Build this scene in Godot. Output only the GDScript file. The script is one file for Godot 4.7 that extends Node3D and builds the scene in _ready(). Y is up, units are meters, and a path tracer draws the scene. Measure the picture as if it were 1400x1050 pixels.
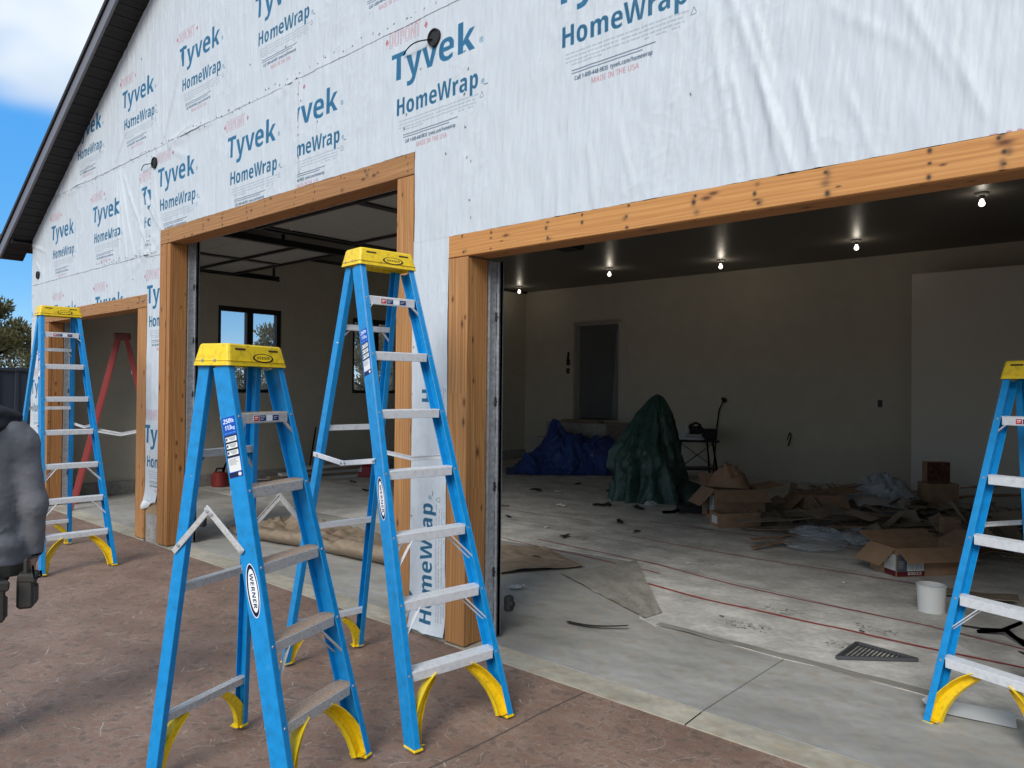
extends Node3D

# ------------------------------------------------------------------ mesh builder
class MB:
	var v := PackedVector3Array()
	var n := PackedVector3Array()
	var uv := PackedVector2Array()
	var col := PackedColorArray()
	var ix := PackedInt32Array()
	var tint := Color(1, 1, 1)
	var tinted := false
	func pt(p: Vector3, nn: Vector3, u: Vector2) -> int:
		v.append(p); n.append(nn); uv.append(u); col.append(tint)
		return v.size() - 1
	func quad(a: Vector3, b: Vector3, c: Vector3, d: Vector3, ua := Vector2(0, 1), ub := Vector2(1, 1), uc := Vector2(1, 0), ud := Vector2(0, 0)) -> void:
		var nn := (c - a).cross(d - b).normalized()
		var k := pt(a, nn, ua); pt(b, nn, ub); pt(c, nn, uc); pt(d, nn, ud)
		ix.append_array([k, k + 2, k + 1, k, k + 3, k + 2])
	func tri(a: Vector3, b: Vector3, c: Vector3, ua := Vector2(0, 1), ub := Vector2(1, 1), uc := Vector2(1, 0)) -> void:
		var nn := (b - a).cross(c - a).normalized()
		var k := pt(a, nn, ua); pt(b, nn, ub); pt(c, nn, uc)
		ix.append_array([k, k + 2, k + 1])
	# chamfered box: x is the length (u of the texture runs along it)
	func box(t: Transform3D, s: Vector3, ch := 0.0, off := Vector2.ZERO) -> void:
		var h := s * 0.5
		ch = minf(ch, minf(h.x, minf(h.y, h.z)) * 0.8)
		for a in 3:
			var b := (a + 1) % 3
			var c := (a + 2) % 3
			for sg in [-1.0, 1.0]:
				var q := []
				for e in [[-1, -1], [1, -1], [1, 1], [-1, 1]]:
					var p := Vector3()
					p[a] = sg * h[a]; p[b] = e[0] * (h[b] - ch); p[c] = e[1] * (h[c] - ch)
					q.append(p)
				face(t, q, a, off + Vector2(0.37 * a, 0.21 * sg + 0.5 * a))
				if ch > 0.0:
					for sb in [-1.0, 1.0]:  # edge between faces a and b
						var q2 := []
						for e in [[0, -1], [1, -1], [1, 1], [0, 1]]:
							var p := Vector3()
							p[a] = sg * (h[a] - (ch if e[0] == 1 else 0.0)); p[b] = sb * (h[b] - (0.0 if e[0] == 1 else ch)); p[c] = e[1] * (h[c] - ch)
							q2.append(p)
						face(t, q2, a, off + Vector2(0.1, 0.3))
		if ch > 0.0:
			for sx in [-1.0, 1.0]:
				for sy in [-1.0, 1.0]:
					for sz in [-1.0, 1.0]:
						face(t, [Vector3(sx * h.x, sy * (h.y - ch), sz * (h.z - ch)), Vector3(sx * (h.x - ch), sy * h.y, sz * (h.z - ch)), Vector3(sx * (h.x - ch), sy * (h.y - ch), sz * h.z)], 0, off)
	func face(t: Transform3D, q: Array, a: int, off: Vector2) -> void:
		var mid := Vector3()
		for p in q: mid += p
		var nn: Vector3 = (q[1] - q[0]).cross(q[2] - q[0])
		if nn.dot(mid) < 0.0: q.reverse()
		nn = (t.basis * ((q[1] - q[0]).cross(q[2] - q[0]))).normalized()
		var k := v.size()
		for p in q:
			var u: Vector2 = Vector2(p.z, p.y) if a == 0 else (Vector2(p.x, p.z) if a == 1 else Vector2(p.x, p.y))
			pt(t * p, nn, u + off)
		for m in range(1, q.size() - 1):
			ix.append_array([k, k + m + 1, k + m])
	# box from its two corners
	func bb(a: Vector3, b: Vector3, ch := 0.0, off := Vector2.ZERO) -> void:
		box(Transform3D(Basis(), (a + b) * 0.5), (b - a).abs(), ch, off)
	# bar from a to b: w across (towards side), d the other way
	func bar(a: Vector3, b: Vector3, w: float, d: float, side: Vector3, ch := 0.0, off := Vector2.ZERO) -> void:
		var x := (b - a).normalized()
		var y := (side - x * side.dot(x)).normalized()
		box(Transform3D(Basis(x, y, x.cross(y)), (a + b) * 0.5), Vector3(a.distance_to(b), w, d), ch, off)
	func tube(p: PackedVector3Array, r, sides := 8, caps := true) -> void:
		var up := Vector3.UP
		var d0 := (p[1] - p[0]).normalized()
		if absf(d0.dot(up)) > 0.95: up = Vector3.RIGHT
		var side := d0.cross(up).normalized()
		var base := v.size()
		var run := 0.0
		for k in p.size():
			var d := (p[mini(k + 1, p.size() - 1)] - p[maxi(k - 1, 0)]).normalized()
			side = (side - d * side.dot(d)).normalized()
			var o := d.cross(side)
			var rr: float = r[k] if r is Array or r is PackedFloat32Array else r
			if k > 0: run += p[k].distance_to(p[k - 1])
			for j in sides + 1:
				var a := TAU * j / sides
				var nn := side * cos(a) + o * sin(a)
				pt(p[k] + nn * rr, nn, Vector2(run, rr * a))
		for k in p.size() - 1:
			for j in sides:
				var a := base + k * (sides + 1) + j
				ix.append_array([a, a + 1, a + sides + 1, a + 1, a + sides + 2, a + sides + 1])
		if caps:
			for e in [0, p.size() - 1]:
				var d := (p[1] - p[0]).normalized() * -1.0 if e == 0 else (p[-1] - p[-2]).normalized()
				var rr: float = r[e] if r is Array or r is PackedFloat32Array else r
				var c := pt(p[e], d, Vector2.ZERO)
				for j in sides:
					var q1: Vector3 = v[base + e * (sides + 1) + j]
					var q2: Vector3 = v[base + e * (sides + 1) + j + 1]
					var k1 := pt(q1, d, Vector2(rr, 0)); var k2 := pt(q2, d, Vector2(0, rr))
					if e == 0: ix.append_array([c, k1, k2])
					else: ix.append_array([c, k2, k1])
	# profile (radius, height) turned round the y axis
	func lathe(t: Transform3D, prof: Array, sides := 24) -> void:
		for k in prof.size() - 1:
			var a: Vector2 = prof[k]
			var b: Vector2 = prof[k + 1]
			var dn := Vector2(b.y - a.y, a.x - b.x).normalized()
			var base := v.size()
			for j in sides + 1:
				var an := TAU * j / sides
				var cs := Vector3(cos(an), 0, sin(an))
				var nn := (t.basis * (cs * dn.x + Vector3.UP * dn.y)).normalized()
				pt(t * (cs * a.x + Vector3.UP * a.y), nn, Vector2(an * 0.1, a.y))
				pt(t * (cs * b.x + Vector3.UP * b.y), nn, Vector2(an * 0.1, b.y))
			for j in sides:
				var q := base + 2 * j
				ix.append_array([q, q + 2, q + 1, q + 1, q + 2, q + 3])
	# surface f(u, v) with smooth normals; two-sided skin if thick > 0
	func grid(f: Callable, nu: int, nv: int, thick := 0.0, uvs := Vector2.ONE) -> void:
		var p := PackedVector3Array()
		for j in nv + 1:
			for i in nu + 1:
				p.append(f.call(float(i) / nu, float(j) / nv))
		var nn := PackedVector3Array()
		for j in nv + 1:
			for i in nu + 1:
				var du := p[j * (nu + 1) + mini(i + 1, nu)] - p[j * (nu + 1) + maxi(i - 1, 0)]
				var dv := p[mini(j + 1, nv) * (nu + 1) + i] - p[maxi(j - 1, 0) * (nu + 1) + i]
				var c := du.cross(dv)
				nn.append(c.normalized() if c.length() > 1e-12 else Vector3.UP)
		var base := v.size()
		for j in nv + 1:
			for i in nu + 1:
				var k := j * (nu + 1) + i
				pt(p[k], nn[k], Vector2(float(i) / nu, float(j) / nv) * uvs)
		for j in nv:
			for i in nu:
				var a := base + j * (nu + 1) + i
				var b := a + nu + 1
				ix.append_array([a, b, a + 1, a + 1, b, b + 1])
		if thick > 0.0:
			var b2 := v.size()
			for k in p.size():
				pt(p[k] - nn[k] * thick, -nn[k], uv[base + k])
			for j in nv:
				for i in nu:
					var a := b2 + j * (nu + 1) + i
					var b := a + nu + 1
					ix.append_array([a, a + 1, b, a + 1, b + 1, b])
			var rim := []
			for i in nu: rim.append([i, i + 1])
			for j in nv: rim.append([j * (nu + 1) + nu, (j + 1) * (nu + 1) + nu])
			for i in nu: rim.append([nv * (nu + 1) + nu - i, nv * (nu + 1) + nu - i - 1])
			for j in nv: rim.append([(nv - j) * (nu + 1), (nv - j - 1) * (nu + 1)])
			for e in rim:
				quad(p[e[0]] - nn[e[0]] * thick, p[e[1]] - nn[e[1]] * thick, p[e[1]], p[e[0]])
	# flat plate: polygon in (x, z), from y0 up to y1
	func plate(t: Transform3D, poly: PackedVector2Array, y0: float, y1: float) -> void:
		if Geometry2D.is_polygon_clockwise(poly):
			poly = poly.duplicate(); poly.reverse()
		var ids := Geometry2D.triangulate_polygon(poly)
		for k in range(0, ids.size(), 3):
			var a := poly[ids[k]]; var b := poly[ids[k + 1]]; var c := poly[ids[k + 2]]
			if (b - a).cross(c - a) < 0.0:
				var w := b; b = c; c = w
			tri(t * Vector3(a.x, y1, a.y), t * Vector3(c.x, y1, c.y), t * Vector3(b.x, y1, b.y), a, c, b)
			tri(t * Vector3(a.x, y0, a.y), t * Vector3(b.x, y0, b.y), t * Vector3(c.x, y0, c.y), a, b, c)
		for k in poly.size():
			var a := poly[k]; var b := poly[(k + 1) % poly.size()]
			quad(t * Vector3(a.x, y0, a.y), t * Vector3(a.x, y1, a.y), t * Vector3(b.x, y1, b.y), t * Vector3(b.x, y0, b.y), a, a, b, b)
	func mesh() -> ArrayMesh:
		var m := ArrayMesh.new()
		var ar := []
		ar.resize(Mesh.ARRAY_MAX)
		ar[Mesh.ARRAY_VERTEX] = v; ar[Mesh.ARRAY_NORMAL] = n; ar[Mesh.ARRAY_TEX_UV] = uv; ar[Mesh.ARRAY_INDEX] = ix
		if tinted: ar[Mesh.ARRAY_COLOR] = col
		m.add_surface_from_arrays(Mesh.PRIMITIVE_TRIANGLES, ar)
		return m

# ------------------------------------------------------------------ naming
var used := {}
func numbered(called: String) -> String:
	var c: int = used.get(called, 0)
	used[called] = c + 1
	return called if c == 0 else "%s_%03d" % [called, c]

func part(called: String, mb, m: Material, parent: Node3D) -> MeshInstance3D:
	var o := MeshInstance3D.new()
	var cnt := 0
	for ch in parent.get_children():
		if ch.has_meta("nm") and ch.get_meta("nm") == called: cnt += 1
	o.name = called if cnt == 0 else "%s_%03d" % [called, cnt]
	o.set_meta("nm", called)
	o.mesh = mb.mesh() if mb is MB else mb
	o.material_override = m
	parent.add_child(o)
	return o

func thing(called: String, label: String, category: String, at := Vector3.ZERO, turn := 0.0, group := "") -> Node3D:
	var o := Node3D.new()
	o.name = numbered(called)
	add_child(o)
	o.position = at
	o.rotation.y = turn
	tag(o, label, category, group)
	return o

func tag(o: Node3D, label: String, category: String, group := "") -> void:
	o.set_meta("label", label)
	if category: o.set_meta("category", category)
	if group: o.set_meta("group", group)

func solo(called: String, mb, m: Material, label: String, category: String, at := Vector3.ZERO, turn := 0.0, group := "") -> MeshInstance3D:
	var o := MeshInstance3D.new()
	o.name = numbered(called)
	o.mesh = mb.mesh() if mb is MB else mb
	o.material_override = m
	add_child(o)
	o.position = at
	o.rotation.y = turn
	tag(o, label, category, group)
	return o

func struct(called: String, mb, m: Material) -> MeshInstance3D:
	var o := MeshInstance3D.new()
	o.name = numbered(called)
	o.mesh = mb.mesh() if mb is MB else mb
	o.material_override = m
	o.set_meta("kind", "structure")
	add_child(o)
	return o

# ------------------------------------------------------------------ materials and textures
func lin(r: float, g: float, b: float) -> Color:
	return Color(r, g, b).linear_to_srgb()

func mat(c: Color, rough := 0.7, metal := 0.0, tex: Texture2D = null, sc := Vector3.ONE) -> StandardMaterial3D:
	var m := StandardMaterial3D.new()
	m.albedo_color = c
	m.roughness = rough
	m.metallic = metal
	if tex:
		m.albedo_texture = tex
		m.uv1_scale = sc
	return m

func noise(sd: int, fr: float, oct := 4, kind := FastNoiseLite.TYPE_SIMPLEX_SMOOTH) -> FastNoiseLite:
	var f := FastNoiseLite.new()
	f.seed = sd; f.frequency = fr; f.fractal_octaves = oct; f.noise_type = kind
	return f

func ramp(stops: Array) -> Gradient:
	var g := Gradient.new()
	g.offsets = PackedFloat32Array(stops.map(func(s): return s[0]))
	g.colors = PackedColorArray(stops.map(func(s): return s[1]))
	return g

func ntex(sd: int, fr: float, oct: int, stops: Array, w := 512, h := 512) -> NoiseTexture2D:
	var t := NoiseTexture2D.new()
	t.width = w; t.height = h; t.seamless = true; t.normalize = true
	t.noise = noise(sd, fr, oct)
	if stops: t.color_ramp = ramp(stops)
	return t

func nbump(sd: int, fr: float, oct: int, strength: float, w := 512, h := 512) -> NoiseTexture2D:
	var t := NoiseTexture2D.new()
	t.width = w; t.height = h; t.seamless = true
	t.noise = noise(sd, fr, oct)
	t.as_normal_map = true; t.bump_strength = strength
	return t

func tri_map(m: StandardMaterial3D, sc: Vector3, world := false) -> StandardMaterial3D:
	m.uv1_triplanar = true
	m.uv1_world_triplanar = world
	m.uv1_scale = sc
	return m

func bump(m: StandardMaterial3D, t: Texture2D, s := 1.0) -> StandardMaterial3D:
	m.normal_enabled = true
	m.normal_texture = t
	m.normal_scale = s
	return m

# lumber: grain along u; knots and streaks
func lumber(sd: int, a: Color, b: Color, w := 1024, h := 128, metres := 2.5, knots := 7, nails := false) -> ImageTexture:
	var rg := RandomNumberGenerator.new(); rg.seed = sd
	var f := noise(sd, 1.0, 3); var f2 := noise(sd + 5, 1.0, 3)
	var kn := []
	for k in knots: kn.append(Vector3(rg.randf() * w, rg.randf() * h, rg.randf_range(2.5, 7.0)))
	var d := PackedByteArray(); d.resize(w * h * 3)
	var sx := metres / w
	for y in h:
		for x in w:
			var bend := 0.0
			var dark := 0.0
			for k in kn:
				var dx: float = (x - k.x) / 2.2
				if absf(dx) < k.z * 5.0:
					var dy: float = y - k.y
					var r2: float = (dx * dx + dy * dy) / (k.z * k.z)
					bend += signf(dy) * k.z * exp(-r2 * 0.35) * 0.6
					dark = maxf(dark, exp(-r2 * 1.6))
			var yy := (y + bend) * sx * 1.2
			var g := f.get_noise_2d(x * sx * 0.5, yy * 55.0) * 0.5 + f2.get_noise_2d(x * sx * 1.5, yy * 160.0) * 0.3
			var ring := sin((yy * 62.0 + f.get_noise_2d(x * sx * 0.45 + 7.0, yy * 5.0) * 3.2) * TAU * 0.5)
			var t := clampf(0.5 + g * 0.9 + ring * ring * ring * 0.3, 0.0, 1.0)
			var c := a.lerp(b, t)
			c = c.lerp(Color(b.r * 0.38, b.g * 0.3, b.b * 0.25), dark * 0.8)
			var i := (y * w + x) * 3
			d[i] = int(clampf(c.r, 0, 1) * 255); d[i + 1] = int(clampf(c.g, 0, 1) * 255); d[i + 2] = int(clampf(c.b, 0, 1) * 255)
	var im := Image.create_from_data(w, h, false, Image.FORMAT_RGB8, d)
	if nails:  # nail heads with the black stain that runs round each of them
		var x := 0.14
		while x < metres - 0.05:
			for k in 3:
				var cx := int((x + rg.randf_range(-0.012, 0.012)) / sx)
				var cy := int(h * (0.2 + 0.3 * k + rg.randf_range(-0.06, 0.06)))
				if rg.randf() < 0.8: blot(im, cx, cy, rg.randf_range(2.2, 4.2), rg.randf_range(2.5, 6.0), Color(0.09, 0.07, 0.06), 0.85)
				if rg.randf() < 0.4: blot(im, cx + rg.randi_range(-6, 8), cy + rg.randi_range(-4, 4), rg.randf_range(5.0, 9.0), rg.randf_range(5.0, 12.0), Color(0.2, 0.17, 0.14), 0.4)
			x += rg.randf_range(0.24, 0.46)
	return ImageTexture.create_from_image(im)

func blot(im: Image, cx: int, cy: int, rx: float, ry: float, c: Color, k: float) -> void:
	for y in range(maxi(0, cy - int(ry * 2)), mini(im.get_height(), cy + int(ry * 2) + 1)):
		for x in range(maxi(0, cx - int(rx * 2)), mini(im.get_width(), cx + int(rx * 2) + 1)):
			var e := exp(-(pow((x - cx) / rx, 2) + pow((y - cy) / ry, 2)) * 1.4)
			im.set_pixel(x, y, im.get_pixel(x, y).lerp(c, e * k))

func stroke(im: Image, p: Vector2, q: Vector2, c: Color, k: float) -> void:
	var n := int(maxf(1, p.distance_to(q)))
	for i in n + 1:
		var s := p.lerp(q, float(i) / n)
		var x := posmod(int(s.x), im.get_width()); var y := posmod(int(s.y), im.get_height())
		im.set_pixel(x, y, im.get_pixel(x, y).lerp(c, k))

# ------------------------------------------------------------------ lettering drawn into images
var fonts := {}
func font(bold: bool) -> SystemFont:
	if not fonts.has(bold):
		var f := SystemFont.new()
		f.font_names = PackedStringArray(["Droid Sans"])
		f.font_weight = 700 if bold else 400
		fonts[bold] = f
	return fonts[bold]

# text with its left end at x and its base line at y (pixels), capitals cap high, width px wide (0: as it comes);
# hollow letters keep only an outline
func letters(im: Image, s: String, x: float, y: float, cap: float, width: float, c: Color, bold := true, hollow := 0.0, slant := 0.0) -> void:
	var t := TextMesh.new()
	t.font = font(bold); t.font_size = 64; t.pixel_size = 0.01; t.depth = 0.0; t.text = s; t.curve_step = 1.0
	t.horizontal_alignment = HORIZONTAL_ALIGNMENT_LEFT
	var ar := t.get_mesh_arrays()
	var vs: PackedVector3Array = ar[Mesh.ARRAY_VERTEX]
	var id: PackedInt32Array = ar[Mesh.ARRAY_INDEX] if ar[Mesh.ARRAY_INDEX] != null else PackedInt32Array(range(vs.size()))
	if vs.is_empty(): return
	var lo := Vector2(1e9, 1e9); var hi := -lo
	for p in vs:
		lo = lo.min(Vector2(p.x, p.y)); hi = hi.max(Vector2(p.x, p.y))
	var capm := 0.714 * 0.64
	var base := font_base(bold)
	var sy := cap / capm
	var sx := width / (hi.x - lo.x) if width > 0 else sy
	var S := 4
	var w := int((hi.x - lo.x) * sx + absf(slant) * cap * 2.0) + 4; var h := int((hi.y - lo.y) * sy) + 4
	var top := hi.y
	var buf := PackedByteArray(); buf.resize(w * S * h * S)
	for k in range(0, id.size(), 3):
		var q := PackedVector2Array()
		for m in 3:
			var p := vs[id[k + m]]
			q.append(Vector2((p.x - lo.x) * sx + 1 + slant * (p.y - base) * sy, (top - p.y) * sy + 1) * S)
		var y0 := int(floorf(minf(q[0].y, minf(q[1].y, q[2].y)))); var y1 := int(ceilf(maxf(q[0].y, maxf(q[1].y, q[2].y))))
		for yy in range(maxi(y0, 0), mini(y1 + 1, h * S)):
			var cy := yy + 0.5
			var xa := 1e9; var xb := -1e9
			for m in 3:
				var a := q[m]; var b := q[(m + 1) % 3]
				if (a.y <= cy) != (b.y <= cy):
					var xx := a.x + (cy - a.y) / (b.y - a.y) * (b.x - a.x)
					xa = minf(xa, xx); xb = maxf(xb, xx)
			for xx in range(maxi(0, int(ceilf(xa - 0.5))), mini(w * S - 1, int(floorf(xb - 0.5))) + 1):
				buf[yy * w * S + xx] = 1
	var oy := y - (top - base) * sy - 1
	var ox := x - 1
	var fx := int(floorf(ox)); var fy := int(floorf(oy))
	var e := int(hollow * S)
	for yy in h:
		for xx in w:
			var cov := 0
			for b in S:
				var row := (yy * S + b) * w * S + xx * S
				for a in S:
					if buf[row + a]:
						if e > 0:
							var X := xx * S + a; var Y := yy * S + b
							if X - e < 0 or Y - e < 0 or X + e >= w * S or Y + e >= h * S or not (buf[row + a - e] and buf[row + a + e] and buf[row + a - e * w * S] and buf[row + a + e * w * S]): cov += 1
						else: cov += 1
			if cov > 0:
				var px := fx + xx; var py := fy + yy
				if px >= 0 and py >= 0 and px < im.get_width() and py < im.get_height():
					var o := im.get_pixel(px, py)
					var al := c.a * cov / float(S * S)
					var oa := o.a + (1.0 - o.a) * al
					var r := o.lerp(c, al / maxf(oa, 1e-4)) if o.a < 0.999 else o.lerp(c, al)
					r.a = oa
					im.set_pixel(px, py, r)

var bases := {}
func font_base(bold: bool) -> float:  # where the base line of a TextMesh lies
	if not bases.has(bold):
		var t := TextMesh.new()
		t.font = font(bold); t.font_size = 64; t.pixel_size = 0.01; t.depth = 0.0; t.text = "H"
		var lo := 1e9
		for p in t.get_mesh_arrays()[Mesh.ARRAY_VERTEX]: lo = minf(lo, p.y)
		bases[bold] = lo
	return bases[bold]

func ellipse(im: Image, cx: float, cy: float, rx: float, ry: float, c: Color) -> void:
	for y in range(maxi(0, int(cy - ry - 1)), mini(im.get_height(), int(cy + ry + 2))):
		for x in range(maxi(0, int(cx - rx - 1)), mini(im.get_width(), int(cx + rx + 2))):
			var d := sqrt(pow((x + 0.5 - cx) / rx, 2) + pow((y + 0.5 - cy) / ry, 2))
			var k := clampf((1.0 - d) * minf(rx, ry) + 0.5, 0.0, 1.0)
			if k > 0.0:
				var o := im.get_pixel(x, y)
				var r := o.lerp(c, k)
				r.a = maxf(o.a, k)
				if o.a < 0.01: r = Color(c, k)
				im.set_pixel(x, y, r)

# ------------------------------------------------------------------ the scene
var M := {}
var wrapn: FastNoiseLite
var wrapn2: FastNoiseLite
var folds := []

func _ready() -> void:
	var cam := Camera3D.new()
	cam.name = "camera"
	cam.keep_aspect = Camera3D.KEEP_HEIGHT
	cam.fov = 53.82
	cam.near = 0.05; cam.far = 900.0
	cam.position = Vector3(0, 1.61, 3.333)
	cam.rotation = Vector3(deg_to_rad(0.4264), deg_to_rad(42.114), deg_to_rad(0.6027))
	add_child(cam)
	cam.current = true

	var env := Environment.new()
	env.background_mode = Environment.BG_SKY
	env.sky = Sky.new()
	var pano := PanoramaSkyMaterial.new()
	pano.panorama = sky_picture()
	pano.energy_multiplier = 1.0
	env.sky.sky_material = pano
	env.tonemap_mode = Environment.TONE_MAPPER_LINEAR
	env.tonemap_exposure = 1.72
	env.sdfgi_enabled = true; env.ssao_enabled = true; env.ssil_enabled = true
	var we := WorldEnvironment.new()
	we.name = "sky"
	we.environment = env
	add_child(we)

	var sun := DirectionalLight3D.new()
	sun.name = "sun"
	sun.light_energy = 0.5
	sun.light_color = Color(1.0, 0.985, 0.96)
	sun.light_angular_distance = 28.0
	sun.shadow_enabled = true
	add_child(sun)
	sun.look_at_from_position(Vector3(5, 11.0, 14), Vector3.ZERO)

	materials()
	ground()
	garage()
	house_wrap()
	interior()
	overhead_doors()
	ladders()
	floor_things()
	heaps()
	boxes()
	strewn()
	worker()
	yard()

func sky_picture() -> ImageTexture:
	var w := 1024; var h := 512
	var f := noise(11, 1.0, 5); var f2 := noise(23, 1.0, 4); var f3 := noise(37, 1.0, 3)
	var d := PackedByteArray(); d.resize(w * h * 4 * 2)
	for y in h:
		var el := PI * (0.5 - (y + 0.5) / h)
		for x in w:
			var az := wrapf(TAU * (x + 0.5) / w, -PI, PI)  # the left edge of a panorama lies at -z
			var dir := Vector3(sin(az) * cos(el), sin(el), -cos(az) * cos(el))
			var c: Color
			if el < 0.0:
				c = Color(0.16, 0.145, 0.13).lerp(Color(0.5, 0.58, 0.64), exp(el * 30.0))
			else:
				var up := sin(el)
				c = Color(0.14, 0.40, 0.62).lerp(Color(0.045, 0.21, 0.52), 1.0 - exp(-up * 7.0))
				c = c.lerp(Color(0.52, 0.62, 0.68), exp(-up * 22.0))
				var p := Vector2(dir.x, dir.z) / (up + 0.16)
				var k := f.get_noise_3d(p.x * 0.75 + 3.1, p.y * 0.75, 0.0) * 0.75 + f2.get_noise_3d(p.x * 2.6, p.y * 2.6, 4.0) * 0.3
				# a clear gap low in the west, broken cloud above it and over the rest
				var gap := exp(-pow((az + 1.26) / 0.42, 2) - pow((el - 0.145) / 0.14, 4))
				k += 0.36 - gap * 1.5 + 0.22 * exp(-pow((az + 1.3) / 0.7, 2) - pow((el - 0.42) / 0.14, 2))
				var cov := smoothstep(-0.08, 0.75, k)
				var lit := 0.86 + 0.22 * f3.get_noise_3d(p.x * 1.7, p.y * 1.7, 9.0)
				var cl := Color(0.63, 0.68, 0.725) * lit
				c = c.lerp(cl, cov * 0.96)
			var i := (y * w + x) * 8
			d.encode_half(i, c.r); d.encode_half(i + 2, c.g); d.encode_half(i + 4, c.b); d.encode_half(i + 6, 1.0)
	return ImageTexture.create_from_image(Image.create_from_data(w, h, false, Image.FORMAT_RGBAH, d))

func materials() -> void:
	var grain := nbump(5, 0.02, 4, 6.0)
	var wa := Color(0.82, 0.63, 0.42); var wb := Color(0.65, 0.46, 0.27)
	M.wood = mat(Color(0.90, 0.86, 0.80), 0.72, 0.0, lumber(3, wa, wb, 1024, 128, 2.5, 11), Vector3(0.4, 3.2, 1))
	M.wood2 = mat(Color(0.87, 0.81, 0.73), 0.75, 0.0, lumber(8, wa, wb, 1024, 128, 2.5, 15), Vector3(0.4, 3.2, 1))
	M.header = mat(Color(0.95, 0.90, 0.82), 0.7, 0.0, lumber(14, Color(0.84, 0.64, 0.41), Color(0.73, 0.52, 0.30), 2048, 64, 5.24, 12, true), Vector3(1.0 / 5.24, 1.0 / 0.14, 1))
	M.header2 = mat(Color(0.9, 0.88, 0.85), 0.75, 0.0, lumber(17, Color(0.77, 0.58, 0.38), Color(0.63, 0.45, 0.28), 2048, 64, 4.0, 10, true), Vector3(0.25, 1.0 / 0.14, 1))
	M.osb = mat(lin(0.33, 0.22, 0.12), 0.85)
	M.drywall = tri_map(mat(Color(1, 1, 1), 0.9, 0.0, ntex(31, 0.012, 5, [[0.0, lin(0.48, 0.443, 0.355)], [1.0, lin(0.53, 0.49, 0.395)]]), Vector3.ONE), Vector3(0.35, 0.35, 0.35))
	bump(M.drywall, nbump(32, 0.05, 3, 3.0), 0.3)
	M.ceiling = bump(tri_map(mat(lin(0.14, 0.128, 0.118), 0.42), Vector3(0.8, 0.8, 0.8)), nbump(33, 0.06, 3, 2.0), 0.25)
	M.stem = bump(tri_map(mat(Color(1, 1, 1), 0.9, 0.0, ntex(41, 0.02, 5, [[0.0, lin(0.24, 0.225, 0.2)], [1.0, lin(0.38, 0.36, 0.33)]])), Vector3(0.8, 0.8, 0.8)), nbump(42, 0.06, 4, 5.0), 0.5)
	M.roof = mat(lin(0.022, 0.022, 0.024), 0.8)
	M.fascia = mat(lin(0.15, 0.147, 0.165), 0.45)
	M.soffit = mat(lin(0.013, 0.012, 0.012), 0.75)
	M.galv = mat(lin(0.5, 0.52, 0.54), 0.4, 0.45, ntex(51, 0.03, 3, [[0.0, Color(0.75, 0.75, 0.75)], [1.0, Color(1, 1, 1)]], 256, 256), Vector3(3, 3, 3))
	M.black = mat(lin(0.012, 0.012, 0.013), 0.5)
	M.rubber = mat(lin(0.014, 0.014, 0.014), 0.75)
	M.darksteel = mat(lin(0.035, 0.036, 0.038), 0.45, 0.6)
	M.glass = mat(Color(0.92, 0.97, 1.0, 0.12), 0.03)
	M.glass.transparency = BaseMaterial3D.TRANSPARENCY_ALPHA
	M.doorskin = bump(tri_map(mat(lin(0.36, 0.36, 0.345), 0.55), Vector3(2, 2, 2)), nbump(54, 0.08, 2, 3.0), 0.3)
	M.alu = bump(tri_map(mat(Color(1, 1, 1), 0.4, 0.25, ntex(61, 0.03, 4, [[0.0, lin(0.62, 0.62, 0.61)], [0.4, lin(0.74, 0.75, 0.76)], [1.0, lin(0.8, 0.81, 0.82)]], 256, 256)), Vector3(3, 3, 3)), nbump(62, 0.03, 2, 2.0, 256, 256), 0.12)
	M.aludirty = bump(tri_map(mat(Color(1, 1, 1), 0.62, 0.25, ntex(63, 0.035, 5, [[0.0, lin(0.4, 0.385, 0.36)], [0.4, lin(0.5, 0.49, 0.47)], [0.6, lin(0.58, 0.58, 0.57)], [0.8, lin(0.46, 0.4, 0.34)], [1.0, lin(0.52, 0.48, 0.43)]], 256, 256)), Vector3(4, 4, 4)), nbump(64, 0.04, 3, 3.0, 256, 256), 0.25)
	M.tread = bump(tri_map(mat(Color(1, 1, 1), 0.75, 0.1, ntex(65, 0.03, 5, [[0.0, lin(0.42, 0.37, 0.31)], [0.4, lin(0.46, 0.34, 0.25)], [0.7, lin(0.4, 0.26, 0.17)], [1.0, lin(0.5, 0.43, 0.36)]], 256, 256)), Vector3(6, 6, 6)), nbump(64, 0.05, 4, 4.0, 256, 256), 0.6)
	M.blue = bump(tri_map(mat(Color(1, 1, 1), 0.36, 0.0, ntex(71, 0.02, 5, [[0.0, lin(0.02, 0.17, 0.38)], [0.22, lin(0.003, 0.22, 0.5)], [0.5, lin(0.003, 0.245, 0.57)], [0.8, lin(0.005, 0.26, 0.6)], [0.9, lin(0.015, 0.27, 0.6)], [1.0, lin(0.06, 0.3, 0.58)]], 256, 256)), Vector3(3, 3, 3)), nbump(72, 0.04, 3, 2.0, 256, 256), 0.12)
	M.yellow = tri_map(mat(Color(1, 1, 1), 0.42, 0.0, ntex(73, 0.025, 5, [[0.0, lin(0.42, 0.28, 0.02)], [0.25, lin(0.72, 0.49, 0.012)], [0.5, lin(0.85, 0.58, 0.008)], [1.0, lin(0.88, 0.62, 0.01)]], 256, 256)), Vector3(4, 4, 4))
	M.red = mat(lin(0.3, 0.04, 0.034), 0.5)
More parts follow.
